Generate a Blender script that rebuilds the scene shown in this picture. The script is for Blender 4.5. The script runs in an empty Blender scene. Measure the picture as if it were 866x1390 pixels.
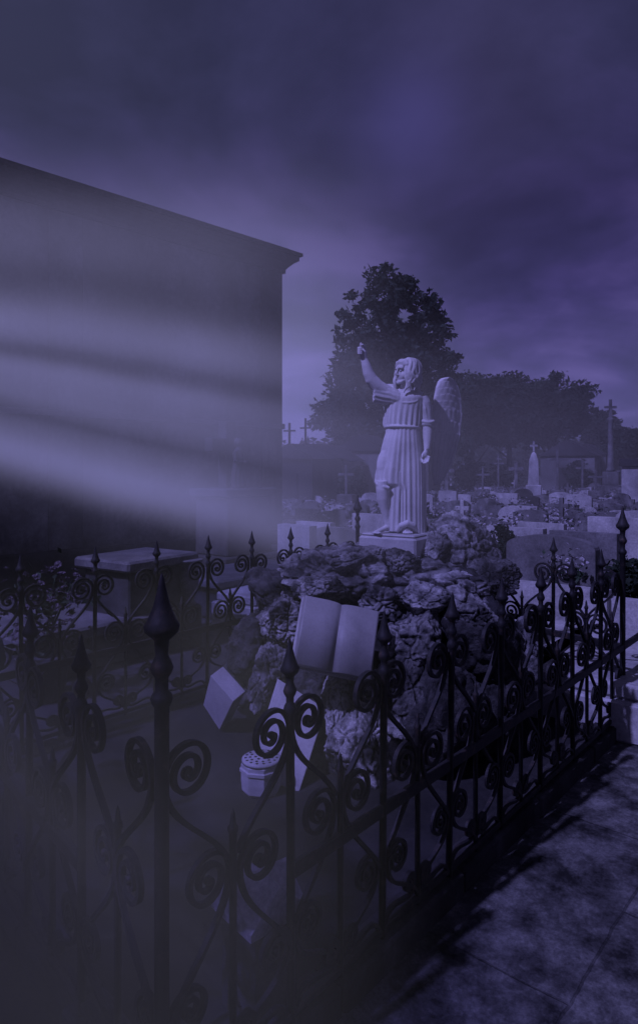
import bpy, math, random
from mathutils import Vector, Matrix, noise, Euler
R = math.radians
PI = math.pi
scene = bpy.context.scene
col = scene.collection
F = 900.0          # focal length in photograph pixels
HX, HY = 433.0, 635.0
CAM_Z = 1.7

def P(px, py, d):
    """the point that lies d metres ahead under a photo pixel"""
    return Vector(((px - HX) / F * d, d, CAM_Z - (py - HY) / F * d))

def G(px, d, z=0.0):
    return Vector(((px - HX) / F * d, d, z))

# ------------------------------------------------------------------ mesh builder
class MB:
    def __init__(s):
        s.v = []; s.f = []; s.sm = []; s.mi = []
    def add(s, vs, fs, smooth=False, M=None, mi=0):
        o = len(s.v)
        for p in vs:
            p = Vector(p)
            if M is not None: p = M @ p
            s.v.append(p)
        for f in fs:
            s.f.append([i + o for i in f]); s.sm.append(smooth); s.mi.append(mi)
        return s
    def box(s, lo, hi, M=None, bev=0.0, mi=0):
        x0, y0, z0 = lo; x1, y1, z1 = hi
        if bev <= 0:
            vs = [(x0,y0,z0),(x1,y0,z0),(x1,y1,z0),(x0,y1,z0),(x0,y0,z1),(x1,y0,z1),(x1,y1,z1),(x0,y1,z1)]
            fs = [(3,2,1,0),(4,5,6,7),(0,1,5,4),(1,2,6,5),(2,3,7,6),(3,0,4,7)]
            return s.add(vs, fs, False, M, mi)
        b = min(bev, (x1-x0)*.45, (y1-y0)*.45, (z1-z0)*.45)
        def ring(i, z):
            a0, a1, c0, c1 = x0+i, x1-i, y0+i, y1-i
            k = b if i == 0 else b*.5
            return [(a0+k,c0,z),(a1-k,c0,z),(a1,c0+k,z),(a1,c1-k,z),(a1-k,c1,z),(a0+k,c1,z),(a0,c1-k,z),(a0,c0+k,z)]
        rs = [ring(b, z0), ring(0, z0+b), ring(0, z1-b), ring(b, z1)]
        vs = [p for r in rs for p in r]; fs = [tuple(range(7,-1,-1)), tuple(range(24,32))]
        for k in range(3):
            for i in range(8):
                j = (i+1) % 8
                fs.append((k*8+i, k*8+j, k*8+8+j, k*8+8+i))
        return s.add(vs, fs, False, M, mi)
    def lathe(s, prof, n=12, M=None, smooth=True, mi=0, ang=0.0):
        vs = []; fs = []
        for r, z in prof:
            for i in range(n):
                a = ang + 2*PI*i/n
                vs.append((r*math.cos(a), r*math.sin(a), z))
        m = len(prof)
        for k in range(m-1):
            for i in range(n):
                j = (i+1) % n
                fs.append((k*n+i, k*n+j, k*n+n+j, k*n+n+i))
        fs.append(tuple(range(n-1,-1,-1))); fs.append(tuple(range((m-1)*n, m*n)))
        return s.add(vs, fs, smooth, M, mi)
    def tube(s, pts, rad, n=10, smooth=True, M=None, mi=0, flat=1.0):
        pts = [Vector(p) for p in pts]
        m = len(pts)
        if not hasattr(rad, '__len__'): rad = [rad]*m
        vs = []; fs = []; up = Vector((0.13,0.37,0.92)).normalized(); prev = None
        for k in range(m):
            t = (pts[min(k+1,m-1)] - pts[max(k-1,0)]).normalized()
            if prev is None:
                a = t.cross(up)
                if a.length < .1: a = t.cross(Vector((1,0,0)))
                a.normalize()
            else:
                a = (prev - t*prev.dot(t)).normalized()
            prev = a; b = t.cross(a)
            for i in range(n):
                q = 2*PI*i/n
                vs.append(pts[k] + a*(math.cos(q)*rad[k]) + b*(math.sin(q)*rad[k]*flat))
        for k in range(m-1):
            for i in range(n):
                j = (i+1) % n
                fs.append((k*n+i, k*n+j, k*n+n+j, k*n+n+i))
        fs.append(tuple(range(n-1,-1,-1))); fs.append(tuple(range((m-1)*n, m*n)))
        return s.add(vs, fs, smooth, M, mi)
    def ell(s, c, r, nu=16, nv=10, M=None, mi=0, rot=None):
        vs = []; fs = []; c = Vector(c)
        Rm = rot.to_matrix() if rot is not None else Matrix.Identity(3)
        for k in range(nv+1):
            t = PI*k/nv
            for i in range(nu):
                a = 2*PI*i/nu
                vs.append(c + Rm @ Vector((r[0]*math.sin(t)*math.cos(a), r[1]*math.sin(t)*math.sin(a), -r[2]*math.cos(t))))
        for k in range(nv):
            for i in range(nu):
                j = (i+1) % nu
                fs.append((k*nu+i, k*nu+j, k*nu+nu+j, k*nu+nu+i))
        return s.add(vs, fs, True, M, mi)
    def ribbon(s, path, w, dep, M=None):
        """flat iron bar swept along a path in the local x,z plane"""
        m = len(path); vs = []; fs = []
        for k in range(m):
            a = path[max(k-1,0)]; b = path[min(k+1,m-1)]
            tx, tz = b[0]-a[0], b[1]-a[1]; l = math.hypot(tx, tz) or 1
            nx, nz = -tz/l, tx/l
            ww = w[k] if hasattr(w, '__len__') else w
            x, z = path[k]
            for sx, sy in ((-1,-1),(1,-1),(1,1),(-1,1)):
                vs.append((x+nx*sx*ww/2, sy*dep/2, z+nz*sx*ww/2))
        for k in range(m-1):
            for i in range(4):
                j = (i+1) % 4
                fs.append((k*4+i, k*4+j, k*4+4+j, k*4+4+i))
        fs.append((3,2,1,0)); fs.append(tuple(range(m*4-4, m*4)))
        return s.add(vs, fs, False, M)
    def mesh(s, name, mats):
        me = bpy.data.meshes.new(name)
        me.from_pydata([tuple(p) for p in s.v], [], s.f)
        me.polygons.foreach_set('use_smooth', s.sm)
        if not isinstance(mats, (list, tuple)): mats = [mats]
        for m in mats: me.materials.append(m)
        me.polygons.foreach_set('material_index', s.mi)
        me.update()
        return me
    def build(s, name, mats, parent=None, loc=None, rotz=None):
        o = bpy.data.objects.new(name, s.mesh(name, mats)); col.objects.link(o)
        if parent is not None: o.parent = parent
        if loc is not None: o.location = loc
        if rotz is not None: o.rotation_euler = (0,0,rotz)
        return o

def put(name, me, parent=None, loc=None, rotz=None):
    o = bpy.data.objects.new(name, me); col.objects.link(o)
    if parent is not None: o.parent = parent
    if loc is not None: o.location = loc
    if rotz is not None: o.rotation_euler = (0,0,rotz)
    return o

def tag(o, label=None, cat=None, group=None, kind=None):
    if label: o['label'] = label
    if cat: o['category'] = cat
    if group: o['group'] = group
    if kind: o['kind'] = kind
    return o

def thing(name, label, cat, loc=(0,0,0), rotz=0.0, group=None):
    o = bpy.data.objects.new(name, None); col.objects.link(o)
    o.empty_display_size = .1
    o.location = loc; o.rotation_euler = (0,0,rotz)
    return tag(o, label, cat, group)

def copy_tree(o, parent=None):
    c = o.copy(); col.objects.link(c)
    if parent is not None: c.parent = parent
    for ch in list(o.children): copy_tree(ch, c)
    return c

# ------------------------------------------------------------------ materials
def nodes_of(name):
    m = bpy.data.materials.new(name); m.use_nodes = True
    nt = m.node_tree; nt.nodes.clear()
    return m, nt
def N(nt, t, **kw):
    n = nt.nodes.new(t)
    for k, v in kw.items():
        if k in n.inputs: n.inputs[k].default_value = v
        else: setattr(n, k, v)
    return n
def ramp(nt, stops, interp='LINEAR'):
    r = nt.nodes.new('ShaderNodeValToRGB'); cr = r.color_ramp; cr.interpolation = interp
    while len(cr.elements) < len(stops): cr.elements.new(.5)
    for e, (p, c) in zip(cr.elements, stops):
        e.position = p; e.color = (c[0], c[1], c[2], 1) if hasattr(c, '__len__') else (c, c, c, 1)
    return r

def stone(name, dark, light, scale=6.0, rough=.85, bump=.3, fine=60.0, stain=.35, streak=0.0, lo=.35, hi=.68, bdist=.02, flo=.62, fhi=1.15, grime=1.0):
    """weathered stone: two tones mixed by noise, fine grain, dark stains"""
    m, nt = nodes_of(name); L = nt.links.new
    tc = N(nt, 'ShaderNodeTexCoord'); vec = tc.outputs['Object']
    oi = N(nt, 'ShaderNodeObjectInfo')
    add = N(nt, 'ShaderNodeVectorMath', operation='ADD')
    mul = N(nt, 'ShaderNodeMath', operation='MULTIPLY'); mul.inputs[1].default_value = 37.0
    L(oi.outputs['Random'], mul.inputs[0]); L(vec, add.inputs[0]); L(mul.outputs[0], add.inputs[1]); vec = add.outputs[0]
    n1 = N(nt, 'ShaderNodeTexNoise', Scale=scale, Detail=8.0, Roughness=.62, Distortion=.4); L(vec, n1.inputs['Vector'])
    r1 = ramp(nt, [(lo, dark), (hi, light)]); L(n1.outputs['Fac'], r1.inputs[0])
    n2 = N(nt, 'ShaderNodeTexNoise', Scale=fine, Detail=5.0, Roughness=.7); L(vec, n2.inputs['Vector'])
    r2 = ramp(nt, [(.3, flo), (.7, fhi)]); L(n2.outputs['Fac'], r2.inputs[0])
    mx = N(nt, 'ShaderNodeMix', data_type='RGBA', blend_type='MULTIPLY'); mx.inputs[0].default_value = 1
    L(r1.outputs[0], mx.inputs[6]); L(r2.outputs[0], mx.inputs[7])
    n3 = N(nt, 'ShaderNodeTexNoise', Scale=scale*.45, Detail=6.0, Roughness=.65)
    mp = N(nt, 'ShaderNodeMapping'); mp.inputs['Scale'].default_value = (1,1,1-.85*streak); L(vec, mp.inputs[0]); L(mp.outputs[0], n3.inputs['Vector'])
    r3 = ramp(nt, [(.42, 1-stain), (.58, 1.0)]); L(n3.outputs['Fac'], r3.inputs[0])
    mx2 = N(nt, 'ShaderNodeMix', data_type='RGBA', blend_type='MULTIPLY'); mx2.inputs[0].default_value = 1
    L(mx.outputs[2], mx2.inputs[6]); L(r3.outputs[0], mx2.inputs[7])
    b = N(nt, 'ShaderNodeBsdfPrincipled', Roughness=rough); b.inputs['Specular IOR Level'].default_value = .25
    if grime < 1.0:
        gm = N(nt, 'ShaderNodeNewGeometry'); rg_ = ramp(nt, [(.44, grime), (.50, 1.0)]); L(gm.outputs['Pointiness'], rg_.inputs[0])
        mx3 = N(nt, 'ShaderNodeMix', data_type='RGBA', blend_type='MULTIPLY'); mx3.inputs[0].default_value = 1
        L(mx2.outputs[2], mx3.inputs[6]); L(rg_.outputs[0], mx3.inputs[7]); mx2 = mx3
    L(mx2.outputs[2], b.inputs['Base Color'])
    bp = N(nt, 'ShaderNodeBump', Strength=bump, Distance=bdist)
    ad = N(nt, 'ShaderNodeMath', operation='ADD'); L(n1.outputs['Fac'], ad.inputs[0])
    ml = N(nt, 'ShaderNodeMath', operation='MULTIPLY'); ml.inputs[1].default_value = .35; L(n2.outputs['Fac'], ml.inputs[0]); L(ml.outputs[0], ad.inputs[1])
    L(ad.outputs[0], bp.inputs['Height']); L(bp.outputs[0], b.inputs['Normal'])
    o = N(nt, 'ShaderNodeOutputMaterial'); L(b.outputs[0], o.inputs[0])
    return m

def g(x): return (x, x*.98, x*.95)
M = {}
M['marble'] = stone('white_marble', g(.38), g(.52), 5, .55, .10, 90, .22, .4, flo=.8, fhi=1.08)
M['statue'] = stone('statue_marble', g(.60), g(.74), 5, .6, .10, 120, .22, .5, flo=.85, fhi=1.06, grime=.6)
M['book'] = stone('book_marble', g(.26), g(.35), 4, .5, .06, 80, .2, flo=.88, fhi=1.05)
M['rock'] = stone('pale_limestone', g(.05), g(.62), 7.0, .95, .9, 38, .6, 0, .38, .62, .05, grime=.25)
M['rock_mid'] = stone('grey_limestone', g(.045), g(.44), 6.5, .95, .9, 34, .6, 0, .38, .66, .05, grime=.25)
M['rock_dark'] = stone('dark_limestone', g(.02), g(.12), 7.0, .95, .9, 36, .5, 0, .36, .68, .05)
M['kerb'] = stone('kerb_stone', g(.03), g(.08), 5, .95, .5, 60, .5)
M['wall'] = stone('chapel_render', g(.07), g(.26), 1.3, .95, .5, 16, .6, .85)
M['trim'] = stone('chapel_trim', g(.05), g(.09), 2.5, .95, .3, 30, .4)
M['floor'] = stone('plot_cement', g(.012), g(.042), 2.2, .95, .5, 40, .5)
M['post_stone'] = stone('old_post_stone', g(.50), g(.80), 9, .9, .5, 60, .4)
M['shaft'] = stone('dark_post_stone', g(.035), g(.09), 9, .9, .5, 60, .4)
M['dark_tomb'] = stone('dark_tomb_stone', g(.04), g(.10), 4, .8, .3, 50, .4)
TOMB = {'pale': stone('pale_grave_stone', g(.36), g(.60), 3, .7, .2, 40, .3, .5),
        'grey': stone('grey_grave_stone', g(.11), g(.24), 3, .7, .25, 40, .35, .5),
        'stained': stone('stained_grave_stone', g(.08), g(.36), 4, .85, .3, 40, .5, .6),
        'dark': stone('dark_granite', g(.03), g(.07), 5, .35, .05, 90, .2)}

def iron_mat():
    m, nt = nodes_of('old_black_iron'); L = nt.links.new
    tc = N(nt, 'ShaderNodeTexCoord')
    n1 = N(nt, 'ShaderNodeTexNoise', Scale=30.0, Detail=6.0, Roughness=.7); L(tc.outputs['Object'], n1.inputs['Vector'])
    r = ramp(nt, [(.35, (.010,.010,.011)), (.55, (.020,.019,.019)), (.72, (.075,.050,.036))]); L(n1.outputs['Fac'], r.inputs[0])
    b = N(nt, 'ShaderNodeBsdfPrincipled', Roughness=.6); b.inputs['Specular IOR Level'].default_value = .25
    L(r.outputs[0], b.inputs['Base Color'])
    bp = N(nt, 'ShaderNodeBump', Strength=.4, Distance=.004); L(n1.outputs['Fac'], bp.inputs['Height']); L(bp.outputs[0], b.inputs['Normal'])
    o = N(nt, 'ShaderNodeOutputMaterial'); L(b.outputs[0], o.inputs[0]); return m
M['iron'] = iron_mat()

def simple(name, c0, c1, scale=8, rough=.8):
    m, nt = nodes_of(name); L = nt.links.new
    tc = N(nt, 'ShaderNodeTexCoord')
    n1 = N(nt, 'ShaderNodeTexNoise', Scale=scale, Detail=4.0); L(tc.outputs['Object'], n1.inputs['Vector'])
    r = ramp(nt, [(.35, c0), (.65, c1)]); L(n1.outputs['Fac'], r.inputs[0])
    b = N(nt, 'ShaderNodeBsdfPrincipled', Roughness=rough); b.inputs['Specular IOR Level'].default_value = .15
    L(r.outputs[0], b.inputs['Base Color'])
    o = N(nt, 'ShaderNodeOutputMaterial'); L(b.outputs[0], o.inputs[0]); return m
M['leaf_dark'] = simple('conifer_foliage', (.014,.022,.016), (.040,.055,.040), .8)
M['leaf'] = simple('broadleaf_foliage', (.012,.018,.012), (.030,.042,.028), .7)
M['bark'] = simple('bark', (.02,.018,.015), (.06,.05,.045), 6)
M['petal'] = simple('pale_petals', (.25,.24,.25), (.5,.47,.49), 25)
M['petal_mid'] = simple('faded_petals', (.06,.05,.06), (.16,.13,.15), 25)
M['leaf_small'] = simple('flower_leaves', (.015,.03,.015), (.05,.07,.045), 20)
M['hole'] = simple('dark_hole', (.01,.01,.01), (.02,.02,.02))
M['far_wall'] = stone('far_chapel_stone', g(.12), g(.24), 1.2, .9, .2, 20, .4, .6)
M['far_dark'] = stone('far_dark_stone', g(.03), g(.07), 1.2, .9, .2, 20, .3)

def paving_mat():
    m, nt = nodes_of('worn_paving'); L = nt.links.new
    tc = N(nt, 'ShaderNodeTexCoord')
    br = N(nt, 'ShaderNodeTexBrick', Scale=1.0); br.offset = .5
    br.inputs['Brick Width'].default_value = 1.15; br.inputs['Row Height'].default_value = .55
    br.inputs['Mortar Size'].default_value = .006; br.inputs['Mortar Smooth'].default_value = .5
    br.inputs['Color1'].default_value = (.13,.13,.125,1); br.inputs['Color2'].default_value = (.18,.18,.17,1); br.inputs['Mortar'].default_value = (.09,.09,.085,1)
    n0 = N(nt, 'ShaderNodeTexNoise', Scale=5.0, Detail=4.0); L(tc.outputs['Object'], n0.inputs['Vector'])
    mxv = N(nt, 'ShaderNodeMix', data_type='RGBA', blend_type='LINEAR_LIGHT'); mxv.inputs[0].default_value = .02
    L(tc.outputs['Object'], mxv.inputs[6]); L(n0.outputs['Color'], mxv.inputs[7]); L(mxv.outputs[2], br.inputs['Vector'])
    n1 = N(nt, 'ShaderNodeTexNoise', Scale=4.2, Detail=9.0, Roughness=.75, Distortion=.08); L(tc.outputs['Object'], n1.inputs['Vector'])
    r1 = ramp(nt, [(.38, .10), (.5, .48), (.64, 1.2)]); L(n1.outputs['Fac'], r1.inputs[0])
    mx = N(nt, 'ShaderNodeMix', data_type='RGBA', blend_type='MULTIPLY'); mx.inputs[0].default_value = 1
    L(br.outputs[0], mx.inputs[6]); L(r1.outputs[0], mx.inputs[7])
    n2 = N(nt, 'ShaderNodeTexNoise', Scale=70.0, Detail=5.0, Roughness=.7); L(tc.outputs['Object'], n2.inputs['Vector'])
    r2 = ramp(nt, [(.3, .6), (.7, 1.2)]); L(n2.outputs['Fac'], r2.inputs[0])
    mx2 = N(nt, 'ShaderNodeMix', data_type='RGBA', blend_type='MULTIPLY'); mx2.inputs[0].default_value = 1
    L(mx.outputs[2], mx2.inputs[6]); L(r2.outputs[0], mx2.inputs[7])
    b = N(nt, 'ShaderNodeBsdfPrincipled', Roughness=.85); b.inputs['Specular IOR Level'].default_value = .2
    L(mx2.outputs[2], b.inputs['Base Color'])
    ad = N(nt, 'ShaderNodeMath', operation='MULTIPLY_ADD'); L(br.outputs['Fac'], ad.inputs[0]); ad.inputs[1].default_value = -.8; L(n1.outputs['Fac'], ad.inputs[2])
    ad2 = N(nt, 'ShaderNodeMath', operation='MULTIPLY_ADD'); L(n2.outputs['Fac'], ad2.inputs[0]); ad2.inputs[1].default_value = .25; L(ad.outputs[0], ad2.inputs[2])
    bp = N(nt, 'ShaderNodeBump', Strength=.6, Distance=.012); L(ad2.outputs[0], bp.inputs['Height']); L(bp.outputs[0], b.inputs['Normal'])
    o = N(nt, 'ShaderNodeOutputMaterial'); L(b.outputs[0], o.inputs[0]); return m
M['paving'] = paving_mat()
M['ground'] = stone('trodden_gravel', g(.03), g(.09), .9, .95, .6, 30, .4)

# ------------------------------------------------------------------ camera, light, sky
cd = bpy.data.cameras.new('camera'); cam = bpy.data.objects.new('camera', cd); col.objects.link(cam)
cam.location = (0,0,CAM_Z); cam.rotation_euler = (R(90),0,0)
cd.sensor_fit = 'VERTICAL'; cd.sensor_height = 36; cd.sensor_width = 24
cd.lens = F/1390*36; cd.shift_y = -(695-HY)/1390; cd.clip_start = .05; cd.clip_end = 3000
scene.camera = cam

SUN_AZ, SUN_EL = 40.0, 50.0     # sun stands to the left, a little on the camera's side
to_sun = Vector((-math.cos(R(SUN_AZ))*math.cos(R(SUN_EL)), -math.sin(R(SUN_AZ))*math.cos(R(SUN_EL)), math.sin(R(SUN_EL))))
sd = bpy.data.lights.new('sun', 'SUN'); sun = bpy.data.objects.new('sun', sd); col.objects.link(sun)
sd.energy = 3.0; sd.color = (.37,.345,1.0); sd.angle = R(1.2)
sun.rotation_euler = to_sun.to_track_quat('Z','Y').to_euler(); sun.location = (-8,-3,10)

w = bpy.data.worlds.new('World'); scene.world = w; w.use_nodes = True
nt = w.node_tree; nt.nodes.clear(); L = nt.links.new
tc = N(nt, 'ShaderNodeTexCoord'); sep = N(nt, 'ShaderNodeSeparateXYZ'); L(tc.outputs['Generated'], sep.inputs[0])
zr = ramp(nt, [(0.0, (.072,.068,.195)), (.10, (.070,.064,.200)), (.24, (.040,.034,.128)), (.36, (.029,.025,.090)), (.52, (.036,.034,.106)), (1.0, (.036,.034,.102))])
L(sep.outputs['Z'], zr.inputs[0])
# cloud layer: direction projected on a ceiling
dz = N(nt, 'ShaderNodeMath', operation='ADD'); L(sep.outputs['Z'], dz.inputs[0]); dz.inputs[1].default_value = .28
mxz = N(nt, 'ShaderNodeMath', operation='MAXIMUM'); L(dz.outputs[0], mxz.inputs[0]); mxz.inputs[1].default_value = .05
dv = N(nt, 'ShaderNodeVectorMath', operation='DIVIDE'); L(tc.outputs['Generated'], dv.inputs[0])
cmb = N(nt, 'ShaderNodeCombineXYZ'); 
for i in range(3): L(mxz.outputs[0], cmb.inputs[i])
L(cmb.outputs[0], dv.inputs[1])
mp = N(nt, 'ShaderNodeMapping'); mp.inputs['Scale'].default_value = (1.0,.9,.8); mp.inputs['Location'].default_value = (3.3,1.7,0); L(dv.outputs[0], mp.inputs[0])
c1 = N(nt, 'ShaderNodeTexNoise', Scale=2.1, Detail=8.0, Roughness=.52, Distortion=.25); L(mp.outputs[0], c1.inputs['Vector'])
cr = ramp(nt, [(.34, (.62,.66,.62)), (.46, (.90,.93,.88)), (.54, (1.2,1.15,1.16)), (.66, (1.95,1.75,1.68))]); L(c1.outputs['Fac'], cr.inputs[0])
mm = N(nt, 'ShaderNodeMix', data_type='RGBA', blend_type='MULTIPLY'); mm.inputs[0].default_value = 1
L(zr.outputs[0], mm.inputs[6]); L(cr.outputs[0], mm.inputs[7])
# pale break in the cloud low behind the chapel
def glow(prev, d, power, colr):
    d = Vector(d).normalized()
    dt = N(nt, 'ShaderNodeVectorMath', operation='DOT_PRODUCT'); L(tc.outputs['Generated'], dt.inputs[0]); dt.inputs[1].default_value = d
    mx0 = N(nt, 'ShaderNodeMath', operation='MAXIMUM'); L(dt.outputs['Value'], mx0.inputs[0]); mx0.inputs[1].default_value = 0
    pw = N(nt, 'ShaderNodeMath', operation='POWER'); L(mx0.outputs[0], pw.inputs[0]); pw.inputs[1].default_value = power
    a = N(nt, 'ShaderNodeMix', data_type='RGBA', blend_type='ADD'); a.inputs[7].default_value = (*colr, 1)
    L(pw.outputs[0], a.inputs[0]); L(prev, a.inputs[6]); return a.outputs[2]
out = glow(mm.outputs[2], (-.06,1,.15), 60, (.088,.090,.150))
out = glow(out, (.14,1,.525), 420, (.020,.017,.075))
out = glow(out, (.22,1,.58), 90, (.012,.009,.022))
out = glow(out, (-.62,1,.55), 14, (.016,.018,.022))
bg = N(nt, 'ShaderNodeBackground', Strength=1.0); L(out, bg.inputs[0])
wo = N(nt, 'ShaderNodeOutputWorld'); L(bg.outputs[0], wo.inputs[0])
scene.view_settings.view_transform = 'Standard'; scene.view_settings.look = 'None'; scene.view_settings.exposure = 0

# ------------------------------------------------------------------ layout of the plot
A = Vector((-.374,1.58,0)); B = Vector((1.98,4.33,0)); C = Vector((.36,6.2,0)); D = Vector((-1.99,3.45,0))
e1 = (B-A).normalized(); e2 = (D-A).normalized()
FLOOR = .06

# ground, path, plot floor
s = MB(); s.add([(-900,-60,-.012),(900,-60,-.012),(900,1500,-.012),(-900,1500,-.012)], [(0,1,2,3)])
tag(s.build('ground', M['ground']), kind='structure')
s = MB(); s.box((-3.5,-2.6,-.008),(8.5,-.02,0.0))
p = s.build('path', M['paving']); p.location = A; p.rotation_euler = (0,0,math.atan2(e1.y,e1.x)); tag(p, kind='structure')
s = MB(); quad = [A,B,C,D]
vs = [(q.x,q.y,z) for z in (-.01,FLOOR) for q in quad]
s.add(vs, [(3,2,1,0),(4,5,6,7),(0,1,5,4),(1,2,6,5),(2,3,7,6),(3,0,4,7)])
tag(s.build('plot_floor', M['floor']), kind='structure')

# ------------------------------------------------------------------ iron fences
def spiral(cx, cz, r, r_in, th0, turns, sgn, n=70):
    pts = []
    for k in range(n+1):
        t = k/n
        th = th0 - sgn*2*PI*turns*(1-t)
        rr = r_in + (r-r_in)*t**.85
        pts.append((cx+rr*math.cos(th), cz+rr*math.sin(th)))
    return pts
def bez(a, b, c, d, n=16):
    out = []
    for k in range(1, n+1):
        t = k/n; u = 1-t
        out.append(tuple(u**3*a[i]+3*u*u*t*b[i]+3*u*t*t*c[i]+t**3*d[i] for i in (0,1)))
    return out
def scroll_mesh(bar_x, side, cz, r, end, w=.0112, turns=2.1):
    """spiral hugging the bar at bar_x on its left (side -1) or right (+1), with a tail that runs down to END"""
    cx = bar_x + side*(r+.017)
    th0 = PI if side > 0 else 0.0
    sp = spiral(cx, cz, r, .007, th0, turns, 1 if side > 0 else -1)
    last = sp[-1]
    tail = bez(last, (last[0], last[1]-.12), (end[0]-(end[0]-last[0])*.25, end[1]+.10), end)
    path = sp + tail
    ws = [w*(.75+.35*min(1, k/30)) for k in range(len(path))]
    m = MB(); m.ribbon(path, ws, .016)
    m.lathe([(.001,-.011),(.009,-.009),(.011,0),(.009,.009),(.001,.011)], 8, Matrix.Translation((cx,0,cz)) @ Matrix.Rotation(PI/2,4,'X'))
    return m
POST = [(.0128,0),(.0128,.985),(.017,.992),(.0195,1.003),(.017,1.014),(.0115,1.023),(.0115,1.038),(.017,1.047),(.020,1.056),(.017,1.066),(.011,1.08),(.013,1.10),(.026,1.112),(.029,1.122),(.023,1.132),(.016,1.152),(.009,1.178),(.004,1.202),(.001,1.212)]
CORNER = [(.021,0),(.021,.05),(.018,.06),(.018,1.11),(.024,1.12),(.027,1.13),(.024,1.14),(.016,1.15),(.016,1.18),(.024,1.192),(.028,1.203),(.024,1.214),(.015,1.235),(.018,1.27),(.040,1.29),(.043,1.304),(.033,1.32),(.021,1.35),(.012,1.385),(.006,1.415),(.001,1.43)]
BAR = [(.0105,0),(.0105,.735),(.014,.742),(.014,.752),(.009,.76),(.006,.785),(.001,.80)]
def merge(*ms):
    o = MB()
    for m in ms:
        n = len(o.v); o.v += m.v; o.f += [[i+n for i in f] for f in m.f]; o.sm += m.sm; o.mi += m.mi
    return o
post_me = MB().lathe(POST, 10).mesh('post', M['iron'])
corner_me = MB().lathe(CORNER, 12).mesh('corner_post', M['iron'])
bar_me = MB().lathe(BAR, 8).mesh('bar', M['iron'])
scroll_cache = {}
def scrolls(bay):
    if bay in scroll_cache: return scroll_cache[bay]
    h = bay/2; out = []
    for (bx, side, cz, r, end) in (
        (0, 1, .955, .074, (h-.012,.68)), (bay, -1, .955, .074, (h+.012,.68)),
        (h, -1, .640, .074, (.016,.34)), (h, 1, .640, .074, (bay-.016,.34)),
        (0, 1, .345, .060, (h-.012,.15)), (bay, -1, .345, .060, (h+.012,.15)),
        (h, -1, .20, .034, (.016,.13)), (h, 1, .20, .034, (bay-.016,.13))):
        out.append(scroll_mesh(bx, side, cz, r, end).mesh('scroll', M['iron']))
    scroll_cache[bay] = out; return out

def fence(a, b, nb, label, ext=0.0, st=0.0, ca=True, cb=True):
    d = b-a; ln = d.length; bay = ln/nb; h = bay/2; fr = random.Random(nb*7+int(ln*100))
    t = thing('iron_fence', label, 'fence', a, math.atan2(d.y,d.x), 'iron fence sides round the plot')
    for k in range(nb+1):
        if k == 0:
            if ca: put('corner_post', corner_me, t, (0,0,.02))
            continue
        if k == nb:
            if cb: put('corner_post', corner_me, t, (ln,0,.02))
            continue
        po = put('post', post_me, t, (k*bay,0,0)); po.rotation_euler = (R(fr.uniform(-.5,.5)),R(fr.uniform(-.6,.6)),fr.uniform(0,6))
    ms = scrolls(round(bay,4))
    for k in range(nb):
        put('bar', bar_me, t, (k*bay+h,0,0))
        for m in ms:
            so = put('scroll', m, t, (k*bay+fr.uniform(-.003,.003),fr.uniform(-.004,.004),fr.uniform(-.008,.008))); so.rotation_euler = (R(fr.uniform(-.8,.8)),R(fr.uniform(-1.2,1.2)),R(fr.uniform(-.8,.8)))
    MB().box((st,-.012,.508),(ln+ext,.012,.552), bev=.004).build('middle_rail', M['iron'], t)
    MB().box((0,-.010,.105),(ln,.010,.130), bev=.003).build('bottom_rail', M['iron'], t)
    return t
fence(A, B, 8, 'long black wrought iron fence side running beside the paved path on the right', ext=.5, st=.44)
fence(A, D, 5, 'black wrought iron fence side running from the tall near corner post off to the left', st=.5, ca=False, cb=False)
fence(D, C, 8, 'dark wrought iron fence side behind the rock mound, in front of the chapel', ca=True)
fence(B, C, 5, 'black wrought iron fence side on the right beyond the rocks, in front of the graves', ca=False, cb=False)

def kerb(a, b, label, e0=.11, e1_=.11):
    d = b-a; ln = d.length
    m = MB(); n = 5; st = (ln+e0+e1_)/n
    for k in range(n):
        m.box((-e0+k*st+.002,-.035+random.Random(k).uniform(-.004,.004),-.01),(-e0+(k+1)*st-.002,.10,.095+random.Random(k+9).uniform(-.004,.004)), bev=.012)
    return tag(m.build('stone_kerb', M['kerb'], None, a, math.atan2(d.y,d.x)), label, 'kerb', 'stone kerbs under the iron fence')
kerb(A, B, 'dark stone kerb under the fence side along the paved path')
kerb(D, A, 'dark stone kerb under the left fence side near the camera', -.12, -.12)
kerb(C, D, 'dark stone kerb under the fence side in front of the chapel')
kerb(B, C, 'dark stone kerb under the fence side nearest the graves', -.12, -.12)

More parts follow.
